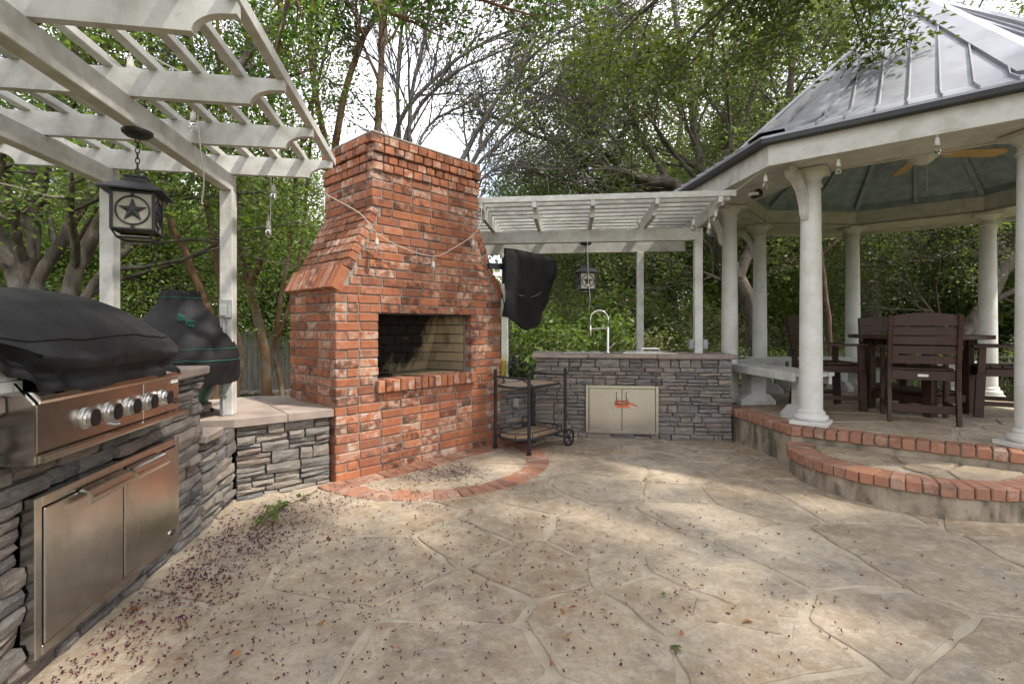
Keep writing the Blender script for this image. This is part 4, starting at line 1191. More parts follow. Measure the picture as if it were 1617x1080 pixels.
# ------------------------------------------------------------------ lanterns
def lantern(name, label, loc, rz, drop, s=1.0):
    t = thing(name, label, 'lantern', loc, rz, 'black star lanterns')
    MB().lathe([(.02, -.035), (.05, -.03), (.068, -.015), (.07, -.002)], 24).build('canopy', IRON, t, smooth='auto')
    ch = MB(); z = -.03; i = 0
    while z > -drop + .02:
        pts = [(.009 * math.cos(a), 0, z - .017 + .018 * math.sin(a)) for a in [2 * math.pi * k / 10 for k in range(10)]]
        if i % 2: pts = [(0, p[0], p[2]) for p in pts]
        ch.tube(pts, .0028, 5, closed=True); z -= .027; i += 1
    ch.build('chain', IRON, t)
    zt = -drop
    v = []; w0, w1, w2 = .135, .075, .045
    rf = MB()
    for (w, z) in ((w0, zt - .085), (w0, zt - .078), (w1, zt - .038), (w2, zt - .026), (w2, zt - .006), (.05, zt - .004), (.05, zt + .004)):
        v += [(-w, -w, z), (w, -w, z), (w, w, z), (-w, w, z)]
    f = [(0, 3, 2, 1)]
    for i in range(6):
        for k in range(4): f.append((4 * i + k, 4 * i + (k + 1) % 4, 4 * i + 4 + (k + 1) % 4, 4 * i + 4 + k))
    f.append((24, 25, 26, 27)); rf.add(v, f); roof = rf.build('roof', IRON, t)
    MB().tube([(0, 0, zt + .002), (0, 0, zt + .03)], .006, 6).build('hook', IRON, roof)
    zb, zc = zt - .285, zt - .086; h = .088
    fm = MB()
    for sx in (-1, 1):
        for sy in (-1, 1): fm.box((sx * h - .007, sy * h - .007, zb), (sx * h + .007, sy * h + .007, zc), .002)
    for z in (zb, zc - .012):
        for k in (-1, 1):
            fm.box((-h + .0075, k * h - .006, z), (h - .0075, k * h + .006, z + .011), .002); fm.box((k * h - .006, -h + .0075, z), (k * h + .006, h - .0075, z + .011), .002)
    # tray that draws in below
    q = h * .72
    for (a, b) in (((-h, -h), (h, -h)), ((h, -h), (h, h)), ((h, h), (-h, h)), ((-h, h), (-h, -h))):
        fm.tube([(a[0], a[1], zb), (a[0] * .8, a[1] * .8, zb - .035)], .005, 5); fm.tube([(a[0] * .8, a[1] * .8, zb - .035), (b[0] * .8, b[1] * .8, zb - .035)], .005, 5)
    fm.build('frame', IRON, t)
    for k in range(4):
        M = Matrix.Rotation(RD(90 * k), 4, 'Z')
        pn_ = MB(M).box((-h + .006, -h + .001, zb + .008), (h - .006, -h + .004, zc - .008), .0005).build('pane', PANE, t)
        zc0 = (zb + zc) / 2; st = MB(M)
        R5 = .062; pts = []
        for i in range(10):
            r = R5 if i % 2 == 0 else R5 * .40; a = math.pi / 2 + math.pi * i / 5
            pts.append((r * math.cos(a), -h - .004, zc0 + r * math.sin(a)))
        v = pts + [(0, -h - .014, zc0)] ; f = [(i, 10, (i + 1) % 10) for i in range(10)]
        v += [(p[0], -h + .0005, p[2]) for p in pts]; f += [(i, (i + 1) % 10, 11 + (i + 1) % 10, 11 + i) for i in range(10)]
        st.add(v, f)
        st.tube([(.071 * math.cos(2 * math.pi * i / 28), -h - .003, zc0 + .071 * math.sin(2 * math.pi * i / 28)) for i in range(28)], .0045, 6, closed=True)
        st.box((-.008, -h - .005, zc0 + .068), (.008, -h + .0005, zc - .01), .001); st.box((-.008, -h - .005, zb + .01), (.008, -h + .0005, zc0 - .068), .001)
        st.build('star', IRON, pn_, fix=True)
    MB().box((-h * .78, -h * .78, zb - .03), (h * .78, h * .78, zb - .026), .001).build('bottom_pane', PANE, t)
    return t
lq = frame_pt(LPO, LPT, 0, -1.19)
lantern('star_lantern', 'large black lantern with a star, hanging from the left pergola', (lq.x, lq.y, 2.2845), RD(24), .245)
lq = frame_pt(BC_O, BC_T, .585, .33)
lantern('star_lantern', 'black star lantern hanging over the kitchen counter at the back', (lq.x, lq.y, 2.2695), BC_T + RD(14), .28)

# ------------------------------------------------------------------ things on posts and walls
pb = thing('switch_box', 'grey switch box and conduit on the post beside the kamado cooker', 'switch box', (*LPO, 0), LPT)
MB().box((-.035, -.085, 1.33), (.045, -.046, 1.47), .006).build('box', GREYB, pb)
MB().box((-.028, -.098, 1.345), (.018, -.086, 1.425), .004).build('flip_cover', GREYB, pb)
MB().tube([(-.008, -.062, 1.33), (-.008, -.062, 1.20), (-.012, -.060, .86), (-.012, -.060, .603)], .011, 8).build('conduit', GREYB, pb)
for z in (1.17, .75): MB().box((-.034, -.076, z), (.014, -.046, z + .02), .003).build('strap', GREYB, pb)
for (x0, x1, lb) in ((1.775, 1.833, 'grey outlet box on the left side of the white back post'), (1.927, 1.985, 'grey outlet box on the right side of the white back post')):
    m = MB().box((x0, .29, 1.0), (x1, .37, 1.115), .006); m.box((x0 + .006, .28, 1.01), (x1 - .006, .2895, 1.105), .003)
    tag(m.build('outlet_box', GREYB, None, (*BC_O, 0), BC_T), lb, 'outlet box')

# doors in the back counter
cd = thing('access_doors', 'two small stainless doors in the back kitchen counter tied with orange cord', 'cabinet doors', (*BC_O, 0), BC_T)
fr = MB(); Y0, Y1 = -.045, .0; w = .035
fr.box((BX0, Y0, BZ0), (BX0 + w, Y1, BZ1), .003); fr.box((BX1 - w, Y0, BZ0), (BX1, Y1, BZ1), .003)
fr.box((BX0 + w + .0005, Y0, BZ1 - .034), (BX1 - w - .0005, Y1, BZ1), .003); fr.box((BX0 + w + .0005, Y0, BZ0), (BX1 - w - .0005, Y1, BZ0 + .034), .003)
STEEL_B = m_steel('matt_stainless_door', (.60, .575, .51), .45, (60, 60, 1), .15)
fr.build('frame', STEEL_B, cd)
MB().box((BX0 + .03, -.02, BZ0 + .03), (BX1 - .03, 0, BZ1 - .03), .001).build('backing', BLKP, cd)
mid = (BX0 + BX1) / 2
for s, (a, b) in ((-1, (BX0 + w + .004, mid - .002)), (1, (mid + .002, BX1 - w - .004))):
    d_ = MB().box((a, Y0 - .003, BZ0 + .037), (b, -.021, BZ1 - .037), .003).build('door', STEEL_B, cd)
    hx = mid + s * .053
    MB().tube([(hx, Y0 - .003, .535), (hx, Y0 - .03, .533), (hx, Y0 - .04, .515), (hx, Y0 - .04, .425), (hx, Y0 - .03, .408), (hx, Y0 - .003, .406)], .0075, 8).build('handle', CHROME, d_, smooth=True)
oc = MB(); pts = []
for i in range(22):
    a = 2 * math.pi * i / 22; pts.append((mid + .005 + .075 * math.cos(a), Y0 - .052 + .012 * math.sin(a), .415 + .022 * math.sin(a) + .006 * math.sin(a * 3)))
oc.tube(pts, .006, 6, closed=True); oc.tube([(mid + .08, Y0 - .052, .415), (mid + .11, Y0 - .05, .405), (mid + .15, Y0 - .03, .392), (mid + .165, Y0 - .02, .380)], .005, 6)
oc.tube([(p[0], p[1] - .008, p[2] - .016) for p in pts[10:22]], .006, 6)
tag(oc.build('cord_loop', ORANGE, None, (*BC_O, 0), BC_T), 'orange cord looped around both handles of the back counter doors', 'cord')

# faucet, sink and side burner
fc = thing('kitchen_faucet', 'tall arched steel spring faucet on the back kitchen counter', 'faucet', frame_pt(BC_O, BC_T, .85, .34, .952), BC_T)
MB().lathe([(.026, 0), (.026, .012), (.02, .02), (.018, .30), (.013, .31)], 16).build('body', STEEL_L, fc, smooth='auto')
ar = [(0, 0, .30), (0, 0, .40)] + [(-.105 + .105 * math.cos(a), 0, .40 + .105 * math.sin(a)) for a in [math.pi * i / 14 for i in range(1, 14)]] + [(-.21, 0, .40), (-.21, 0, .31)]
MB().tube(ar, .0105, 10).build('spring_hose', STEEL_L, fc, smooth=True)
MB().lathe([(.011, .19), (.017, .20), (.018, .29), (.014, .32)], 14, Matrix.Translation((-.21, 0, 0))).build('spray_head', STEEL_L, fc, smooth='auto')
MB().tube([(-.01, 0, .285), (-.06, 0, .29), (-.20, 0, .285)], .008, 8).build('holder_arm', STEEL_L, fc)
MB().tube([(.015, 0, .05), (.05, -.01, .08), (.085, -.015, .12)], [.011, .010, .013], 8).build('lever', STEEL_L, fc)
sk = thing('steel_sink', 'shallow steel sink rim sunk in the back counter left of the faucet', 'sink', frame_pt(BC_O, BC_T, 0, 0, .952), BC_T)
m = MB()
for (a, b) in (((.32, .10), (.78, .125)), ((.32, .44), (.78, .465)), ((.32, .126), (.345, .439)), ((.755, .126), (.78, .439))): m.box((a[0], a[1], 0.001), (b[0], b[1], .010), .003)
m.build('rim', STEEL_L, sk); MB().box((.346, .127, .0005), (.754, .438, .003), .001).build('basin_shade', plain('shaded_basin', (.03, .03, .032), .5), sk)  # flat dark sheet stands in for the shaded hollow of the sink
sb = thing('side_burner', 'flat stainless side burner lid with handle on the back counter', 'side burner', frame_pt(BC_O, BC_T, 1.30, .30, .953), BC_T)
m = MB().box((-.31, -.22, 0), (.31, .24, .018), .004); m.build('tray', STEEL_L, sb)
m = MB(); m.add([(-.29, -.20, .018), (.29, -.20, .018), (.29, .22, .018), (-.29, .22, .018), (-.26, -.17, .035), (.26, -.17, .035), (.26, .19, .035), (-.26, .19, .035)], [(0, 1, 5, 4), (1, 2, 6, 5), (2, 3, 7, 6), (3, 0, 4, 7), (4, 5, 6, 7)])
lid = m.build('lid', STEEL_L, sb)
MB().tube([(-.09, -.14, .034), (-.09, -.15, .062), (.11, -.15, .062), (.11, -.14, .034)], .008, 8).build('handle', STEEL_L, lid)

# covered television beside the chimney
TVT = math.atan2(.73, .59)
tv = thing('covered_television', 'television under a sagging black cover on the right of the chimney', 'television', (-.063, 5.2, 0), TVT)
out = [(0, 2.085), (.25, 2.088), (.5, 2.083), (.75, 2.078), (.92, 2.07), (.95, 2.03), (.94, 1.90), (.89, 1.80), (.83, 1.70), (.73, 1.53), (.635, 1.36), (.56, 1.27), (.46, 1.245), (.37, 1.225), (.28, 1.245), (.17, 1.31), (.06, 1.36), (0, 1.37)]
# front and back sheets: columns across, rows from top edge to bottom edge
def span(a):
    zs = []
    for i in range(len(out)):
        p, q = out[i], out[(i + 1) % len(out)]
        if (p[0] - a) * (q[0] - a) <= 0 and abs(p[0] - q[0]) > 1e-6:
            t = (a - p[0]) / (q[0] - p[0]); zs.append(p[1] + t * (q[1] - p[1]))
    return max(zs), min(zs)
na, nr = 26, 22; v = []; f = []
for sd in (0, 1):
    for i in range(na + 1):
        a = .0015 + (.947 - .0015) * i / na
        top, bot = span(a)
        for j in range(nr + 1):
            t = j / nr; z = top + (bot - top) * t
            edge = min(i, na - i, 3) / 3 * min(j + 1, 3) / 3
            y = (-.055 * edge if sd == 0 else .085 * (.35 + .65 * edge))
            # the screen's flat face above, loose folds below
            k = max(0, (t - .45) / .55)
            y += (1 if sd == 0 else -1) * k * .045 - (.016 * math.sin(a * 17 + z * 13) * k + .03 * nz(a * 3, z * 4, 3 + sd) * (k + .12))
            v.append((a, y, z))
B0 = (na + 1) * (nr + 1); w = nr + 1
for sd in (0, 1):
    for i in range(na):
        for j in range(nr): f.append(tuple(sd * B0 + q for q in (i * w + j, i * w + j + 1, (i + 1) * w + j + 1, (i + 1) * w + j)))
for i in range(na):
    f.append((i * w, (i + 1) * w, B0 + (i + 1) * w, B0 + i * w)); f.append((i * w + nr, B0 + i * w + nr, B0 + (i + 1) * w + nr, (i + 1) * w + nr))
for j in range(nr):
    f.append((j, B0 + j, B0 + j + 1, j + 1)); f.append((na * w + j, na * w + j + 1, B0 + na * w + j + 1, B0 + na * w + j))
MB().add(v, f).build('cover', COVER2, tv, smooth='auto', fix=True)
for (a0, z0_, a1, z1_) in ((.36, 1.585, .55, 1.65), (.14, 1.60, .24, 1.60)):  # thin paler strips along two folds of the cover
    MB().tube([(a0, -.062, z0_), ((a0 + a1) / 2, -.068, (z0_ + z1_) / 2 - .008), (a1, -.062, z1_)], [.003, .007, .003], 6).build('fold_crease', plain('pale_crease', (.10, .085, .075), .7), tv)
MB().bar((.06, .09, 1.90), (-.11, .15, 1.90), .04, .06).build('wall_arm', BLKP, tv)
MB().box((.05, .06, 1.72), (.45, .10, 2.0), .006).build('bracket_plate', BLKP, tv)
MB().tube([(-.01, .05, 1.62), (.02, .04, 1.50), (.02, .05, 1.42)], .006, 6).build('cable', BLKP, tv)

# ------------------------------------------------------------------ serving cart
CO, CT = (.165, 4.83), RD(48.4); CLx, CWy = .60, .45
ct = thing('serving_cart', 'black metal serving cart with two tiled trays beside the fireplace', 'cart', (*CO, 0), CT)
n = N('striped_stone_tile', .5, 0, .4); o = n.obj(); sx_ = n.new('ShaderNodeSeparateXYZ'); n.ln(o, sx_.inputs[0])
wv = n.math('FRACT', n.math('MULTIPLY', sx_.outputs[1], 9.0))
c = n.ramp(wv, [(0, (.40, .30, .20)), (.34, (.40, .30, .20)), (.36, (.10, .06, .04)), (.44, (.10, .06, .04)), (.46, (.26, .15, .09)), (.9, (.30, .19, .12)), (.92, (.10, .06, .04)), (1, (.42, .33, .23))], 'CONSTANT')
n.color(n.mix(n.ramp(n.noise(o, 25, 5), [(.4, 0.0), (.65, .6)]), c, (.45, .36, .26)))
TILE = n.m
posts = [(0, 0), (0, CWy), (CLx, 0), (CLx, CWy)]
for (x, y) in posts:
    zb = .045 if x == 0 else .10
    MB().box((x - .014, y - .014, zb), (x + .014, y + .014, .80), .004).build('post', IRON, ct)
    m = MB().lathe([(.004, .80), (.016, .803), (.020, .815), (.016, .828), (.004, .832)], 12, Matrix.Translation((x, y, 0))); m.build('finial', IRON, ct, smooth=True)
for y in (0, CWy):
    M = Matrix.Translation((0, y, .028)) @ Matrix.Rotation(RD(90), 4, 'X')
    MB(M).lathe([(.012, -.014), (.024, -.012), (.027, 0), (.024, .012), (.012, .014)], 16).build('caster', BLKP, ct, smooth='auto')
    s = -1 if y == 0 else 1
    M = Matrix.Translation((CLx + .02, y + s * .035, .095)) @ Matrix.Rotation(RD(90), 4, 'X')
    wh = MB(M); wh.tube([(.082 * math.cos(2 * math.pi * i / 28), .082 * math.sin(2 * math.pi * i / 28), 0) for i in range(28)], .012, 8, closed=True)
    wheel = wh.build('wheel', BLKP, ct, smooth=True)
    sp = MB(M)
    for i in range(6):
        a = math.pi * i / 3; sp.tube([(0, 0, 0), (.075 * math.cos(a), .075 * math.sin(a), 0)], .006, 5)
    sp.lathe([(.016, -.016), (.018, 0), (.016, .016)], 12); sp.build('spokes', IRON, wheel)
def tray(z, x0, x1, name):
    pts = []
    for i in range(13):
        a = math.pi / 2 + math.pi * i / 12; pts.append((x0 + .16 * math.cos(a) * 1.0, CWy / 2 + (CWy / 2 - .02) * math.sin(a)))
    for i in range(13):
        a = -math.pi / 2 + math.pi * i / 12; pts.append((x1 + .10 * math.cos(a), CWy / 2 + (CWy / 2 - .02) * math.sin(a)))
    tr = MB().prism(pts, z, z + .012).build(name, TILE, ct, fix=True)
    MB().tube([(x, y, z + .003) for x, y in pts], .013, 6, closed=True).build('tray_rim', IRON, tr, smooth=True)
    return tr, pts
tray(.665, .08, .50, 'upper_tray'); tr, pts = tray(.155, .08, .50, 'lower_tray')
g = MB(); g.tube([(x, y, .215) for x, y in pts], .006, 6, closed=True)
for (x, y) in pts[::4]: g.tube([(x, y, .16), (x, y, .215)], .005, 5)
g.build('gallery_rail', IRON, tr)
for x, nm in ((0, 1), (CLx, 1)):
    MB().tube([(x, 0, .755), (x - .012 if x == 0 else x + .012, CWy * .5, .752), (x, CWy, .755)], .010, 8).build('handle_bar', IRON, ct)
MB().tube([(0, .10, .75), (.06, .07, .71), (.10, .02, .675)], .008, 6).build('brace', IRON, ct)
MB().tube([(0, .35, .75), (.06, .38, .71), (.10, .43, .675)], .008, 6).build('brace', IRON, ct)
MB().bar((CLx + .02, -.05, .095), (CLx + .02, CWy + .05, .095), .014, .014).build('axle', IRON, ct)

# ------------------------------------------------------------------ string lights
def bulb(parent, p, drop=.05):
    p = Vector(p); m = MB(); m.tube([p, p - Vector((0, 0, drop))], .003, 5)
    q = p - Vector((0, 0, drop)); T_ = Matrix.Translation(q)
    m.lathe([(.008, .004), (.014, 0), (.015, -.028), (.017, -.032), (.017, -.052), (.014, -.056)], 12, T_)
    s = m.build('socket', WCORD, parent, smooth='auto')
    MB(T_).lathe([(.012, -.056), (.021, -.072), (.025, -.090), (.022, -.106), (.012, -.117), (.003, -.120)], 14).build('glass', BULB, s, smooth=True)
def string(label, pts, bulbs, r=.0035, extra=()):
    t = thing('string_lights', label, 'string lights', pts[0], 0)
    o = Vector(pts[0]); q = [Vector(p) - o for p in pts]
    # smooth the run a little
    qq = []
    for i in range(len(q) - 1):
        p0, p1, p2, p3 = q[max(i - 1, 0)], q[i], q[i + 1], q[min(i + 2, len(q) - 1)]
        for k in range(5):
            s = k / 5; qq.append(.5 * ((2 * p1) + (p2 - p0) * s + (2 * p0 - 5 * p1 + 4 * p2 - p3) * s * s + (3 * p1 - p0 - 3 * p2 + p3) * s ** 3))
    qq.append(q[-1])
    MB().tube(qq, r, 5).build('cord', WCORD, t, smooth=True)
    for e_ in extra: MB().tube([Vector(p) - o for p in e_], r, 5).build('cord', WCORD, t, smooth=True)
    for b in bulbs: bulb(t, Vector(b) - o)
string('white string of bulbs looped among the rafters of the left pergola',
       [px(170, 20, 2.35), px(190, 45, 2.4), px(206, 68, 2.5), px(240, 90, 2.6), px(285, 113, 2.75), px(314, 118, 2.95), px(312, 160, 3.0), px(316, 230, 3.0), px(322, 285, 3.0), px(318, 322, 3.0)],
       [px(206, 78, 2.5), px(305, 166, 3.05)], .0045)
string('white string of bulbs hanging down at the far end of the left pergola',
       [px(455, 258, 3.88), px(452, 290, 3.9), px(430, 252, 3.86), px(428, 300, 3.87), px(427, 345, 3.87), px(424, 372, 3.87)], [px(432, 283, 3.87), px(424, 340, 3.87)])
string('white string of bulbs drooping across the front of the brick chimney',
       [px(489, 286, 3.87), px(515, 307, 4.03), px(568, 337, 4.1), px(595, 368, 4.18), px(633, 390, 4.36), px(684, 405, 4.6), px(716, 392, 4.75), px(746, 372, 4.93), px(758, 354, 5.05), px(761, 322, 5.2)],
       [px(595, 368, 4.18), px(684, 405, 4.6), px(747, 372, 4.93)])
string('white string of bulbs along the front of the back pergola',
       [px(761, 322, 5.24), px(800, 338, 5.5), px(860, 345, 5.6), px(928, 355, 5.55), px(1007, 338, 5.4), px(1050, 344, 5.4), px(1095, 338, 5.2), px(1128, 325, 5.05), px(1160, 303, 4.85), px(1180, 288, 4.72)],
       [px(1007, 338, 5.4), px(1095, 340, 5.2), px(1130, 326, 5.05), px(1120, 345, 5.05)],
       extra=[[px(928, 355, 5.55), px(928, 400, 5.55), px(929, 440, 5.55), px(932, 470, 5.55), px(930, 492, 5.55)]])
string('white string of bulbs along the gazebo eave above the nearest column',
       [px(1180, 288, 4.72), px(1209, 269, 4.5), px(1265, 258, 4.3), px(1324, 243, 4.12), px(1400, 229, 3.9), px(1480, 208, 3.66), px(1560, 198, 3.5), px(1640, 186, 3.4)],
       [px(1209, 269, 4.5), px(1324, 243, 4.12), px(1480, 208, 3.66)])
# flood light under the gazebo eave
fl = thing('flood_light', 'small dark flood light under the gazebo eave above the back counter', 'flood light', px(1190, 310, 5.1), RD(20))
MB().lathe([(.02, 0), (.05, .01), (.05, .03), (.02, .035)], 16, Matrix.Translation((0, 0, .0))).build('base', WHITEM, fl, smooth='auto')
MB(Matrix.Rotation(RD(60), 4, 'Y')).lathe([(.02, -.02), (.03, .0), (.042, .06), (.045, .085)], 16).build('lamp_head', BLKP, fl, smooth='auto')
tag(MB().tube([px(791, 566, 6.4), px(796, 572, 6.4), px(795, 590, 6.4), px(793, 606, 6.4)], .028, 8).build('yellow_pipe', YELLOW, smooth=True), 'bit of yellow pipe behind the low wall beside the chimney', 'pipe')
# ------------------------------------------------------------------ vegetation
BARK_OAK = m_bark('grey_oak_bark', (.15, .128, .105), (.06, .048, .04), 9, .25, 1.0)
BARK_CRAPE = m_bark('smooth_tan_crape_bark', (.19, .112, .062), (.095, .054, .033), 5, .12, .3)
BARK_BARE = m_bark('pale_grey_bark', (.17, .16, .148), (.085, .078, .07), 12, .3, .4)
LEAF_OAK = m_leaf('live_oak_leaves', [(0, (.075, .100, .042)), (.35, (.115, .145, .062)), (.7, (.155, .185, .088)), (.92, (.21, .23, .135)), (1, (.24, .21, .12))], .5, .4)
LEAF_CRAPE = m_leaf('crape_myrtle_leaves', [(0, (.034, .075, .018)), (.4, (.058, .115, .026)), (.8, (.095, .16, .038)), (.98, (.14, .20, .055)), (1, (.42, .20, .03))], .46, .4)
LEAF_YARD = m_leaf('bright_yard_leaves', [(0, (.065, .105, .030)), (.4, (.108, .155, .045)), (.8, (.158, .215, .068)), (1, (.23, .28, .11))], .5, .45)
LEAF_NEAR = m_leaf('near_oak_leaves', [(0, (.050, .070, .020)), (.4, (.080, .105, .030)), (.8, (.118, .148, .042)), (.985, (.15, .18, .06)), (1, (.32, .18, .03))], .45, .38)
LEAF_SHRUB = m_leaf('shrub_leaves', [(0, (.085, .13, .036)), (.5, (.135, .192, .056)), (1, (.21, .27, .10))], .45, .4)
LEAF_DRY = m_leaf('dry_brush_leaves', [(0, (.12, .15, .06)), (.5, (.19, .21, .10)), (1, (.28, .26, .15))], .35, .6)
PETAL = m_leaf('fallen_purple_petals', [(0, (.045, .010, .022)), (.5, (.085, .012, .040)), (.85, (.14, .016, .055)), (1, (.36, .02, .11))], .15, .7)
PINK = m_leaf('magenta_blossom', [(0, (.42, .02, .10)), (1, (.62, .06, .20))], .3, .6)
DRYLEAF = m_leaf('dry_brown_leaf', [(0, (.20, .09, .04)), (.5, (.33, .16, .07)), (1, (.42, .26, .12))], .2, .6)

def leaf_mesh(name, C, size, seed, aspect=.55, flat=.5, down=.0, fold=.12):
    """one folded four-cornered leaf per row of C; each carries its own random number for colour"""
    R_ = np.random.default_rng(seed); C = np.asarray(C, dtype=np.float64); n = len(C)
    d = R_.normal(size=(n, 3)); d[:, 2] = d[:, 2] * (1 - flat) - down; d /= np.linalg.norm(d, axis=1)[:, None] + 1e-9
    nr = R_.normal(size=(n, 3)) * .75; nr[:, 2] += .9 * (.4 + flat)
    s = np.cross(d, nr); s /= np.linalg.norm(s, axis=1)[:, None] + 1e-9
    u = np.cross(s, d)
    L = (size * R_.uniform(.65, 1.3, n))[:, None]
    v = np.empty((n, 4, 3))
    v[:, 0] = C - d * L * .5
    v[:, 1] = C + s * L * aspect * .5 + u * L * fold
    v[:, 2] = C + d * L * .5
    v[:, 3] = C - s * L * aspect * .5 + u * L * fold
    me = bpy.data.meshes.new(name)
    me.vertices.add(4 * n); me.vertices.foreach_set('co', v.reshape(-1).astype(np.float32))
    me.loops.add(4 * n); me.loops.foreach_set('vertex_index', np.arange(4 * n, dtype=np.int32))
    me.polygons.add(n); me.polygons.foreach_set('loop_start', np.arange(0, 4 * n, 4, dtype=np.int32)); me.polygons.foreach_set('loop_total', np.full(n, 4, dtype=np.int32))
    me.update(calc_edges=True)
    at = me.attributes.new('rnd', 'FLOAT', 'FACE')
    # neighbouring leaves are alike, so crowns show lighter and darker sprays
    at.data.foreach_set('value', np.clip(R_.beta(2.2, 2.4, n), 0, 1).astype(np.float32))
    return me
def leaf_obj(name, C, size, mat, parent, seed, **k):
    me = leaf_mesh(name, C, size, seed, **k); me.materials.append(mat)
    o = link(name, me, parent)
    return o

class Tree:
    def __init__(s, seed): s.rg = random.Random(seed); s.t = []; s.tips = []; s.np = np.random.default_rng(seed)
    def limb(s, pts, r0, r1, kids=0, prm=None, lvl=1, lo=.35, n=9):
        """an explicit limb; kids side branches grow from its upper part"""
        pts = [Vector(p) for p in pts]
        # resample with small wobble
        q = []
        for i in range(len(pts) - 1):
            for k in range(3): q.append(pts[i].lerp(pts[i + 1], k / 3))
        q.append(pts[-1])
        for i in range(1, len(q) - 1):
            q[i] = (q[i - 1] + q[i] * 2 + q[i + 1]) / 4
            w = r0 * .25; q[i] += Vector((s.rg.uniform(-w, w), s.rg.uniform(-w, w), s.rg.uniform(-w, w)))
        m = len(q); rr = [r0 + (r1 - r0) * (i / (m - 1)) for i in range(m)]
        s.t.append((q, rr, n))
        if prm:
            for c in range(kids):
                t = lo + (1 - lo) * (c + s.rg.random()) / kids; i = min(m - 2, int(t * (m - 1)))
                s.grow(q[i], (q[i + 1] - q[max(0, i - 1)]).normalized(), prm['L'] * s.rg.uniform(.7, 1.25), rr[i] * .62, lvl, prm, side=True)
            s.grow(q[-1], (q[-1] - q[-2]).normalized(), prm['L'] * .9, r1, lvl, prm)
        return q
    def grow(s, p, d, L, r, lvl, prm, side=False):
        rg = s.rg; nseg = 4 if lvl < prm['max'] else 3
        if side:
            ax = d.orthogonal().normalized(); ax.rotate(Matrix.Rotation(rg.uniform(0, 6.283), 3, d))
            d = (d * math.cos(prm['ang']) + ax * math.sin(prm['ang']) * rg.uniform(.7, 1.2)).normalized()
        pts = [p]; dd = Vector(d)
        for i in range(nseg):
            dd = (dd + Vector((rg.uniform(-1, 1), rg.uniform(-1, 1), rg.uniform(-1, 1))) * prm['wob'] + Vector((0, 0, prm['trop']))).normalized()
            pts.append(pts[-1] + dd * (L / nseg))
        tp = prm.get('taper', .45)
        rr = [max(prm.get('rmin', .004), r * (1 - (1 - tp) * i / nseg)) for i in range(nseg + 1)]
        s.t.append((pts, rr, 6 if lvl <= 1 else 4 if lvl == 2 else 3))
        if lvl >= prm['max']: s.tips += [q for q in pts[1:]]; return
        nk = prm['n'][min(lvl - 1, len(prm['n']) - 1)]
        for c in range(nk):
            t = .25 + .75 * (c + rg.random()) / nk; f = t * nseg; i = min(nseg - 1, int(f)); b = pts[i].lerp(pts[i + 1], f - i)
            s.grow(b, (pts[i + 1] - pts[i]).normalized(), L * prm['lr'] * rg.uniform(.7, 1.25), rr[i] * .6, lvl + 1, prm, side=True)
    def wood(s, name, mat, parent):
        m = MB()
        for pts, rr, n in s.t: m.tube(pts, rr, n, cap=False)
        return m.build(name, mat, parent, smooth=True)
    def leaf_points(s, k, sig, keep=None):
        T_ = np.array([tuple(p) for p in s.tips]); C = np.repeat(T_, k, axis=0) + s.np.normal(size=(len(T_) * k, 3)) * sig
        if keep is not None: C = C[keep(C)]
        return C
def tree_thing(name, label, base, group=None): return thing(name, label, 'tree', base, 0, group)
def finish(T, root, base, bark, leafmat, k, sig, size, seed, keep=None, wood='trunk', **kw):
    """move the grown points into the tree's own frame and link trunk and crown"""
    b = Vector(base)
    T.t = [([p - b for p in pts], rr, n) for pts, rr, n in T.t]; T.tips = [p - b for p in T.tips]
    T.wood(wood, bark, root)
    if leafmat is not None:
        C = T.leaf_points(k, sig, keep)
        o = leaf_obj('crown', C, size, leafmat, root, seed, **kw)
    return root
def on_ground(x, y, d):
    p = px(x, y, d); return Vector((p.x, p.y, gz(p.x, p.y) - .1))

OAKP = dict(L=1.7, n=[4, 4, 4], ang=RD(48), wob=.26, trop=.05, lr=.62, max=4)
CRP = dict(L=1.15, n=[3, 4], ang=RD(38), wob=.16, trop=.10, lr=.62, max=3)
# many-stemmed oak on the left, behind the grill
b = on_ground(80, 600, 6.2); T = Tree(1)
for path, r0, r1 in (([(46, 560), (32, 455), (50, 350), (72, 254), (95, 150), (110, 20), (115, -120)], .125, .075),
                     ([(70, 560), (52, 450), (100, 370), (145, 300), (200, 215), (250, 120), (290, 0)], .085, .05),
                     ([(95, 560), (104, 460), (150, 360), (215, 280), (290, 200), (370, 120), (430, 40)], .105, .05),
                     ([(110, 560), (125, 470), (190, 405), (250, 350), (290, 300)], .075, .03),
                     ([(60, 560), (20, 430), (-30, 300), (-70, 180), (-110, 40)], .11, .06)):
    T.limb([b] + [px(x, y, 6.2 + .35 * i / 3) for i, (x, y) in enumerate(path)], r0, r1, 6, OAKP, 2)
finish(T, tree_thing('shade_tree', 'many stemmed grey barked tree behind the grill at far left', b), b, BARK_OAK, LEAF_YARD, 26, .15, .065, 1)
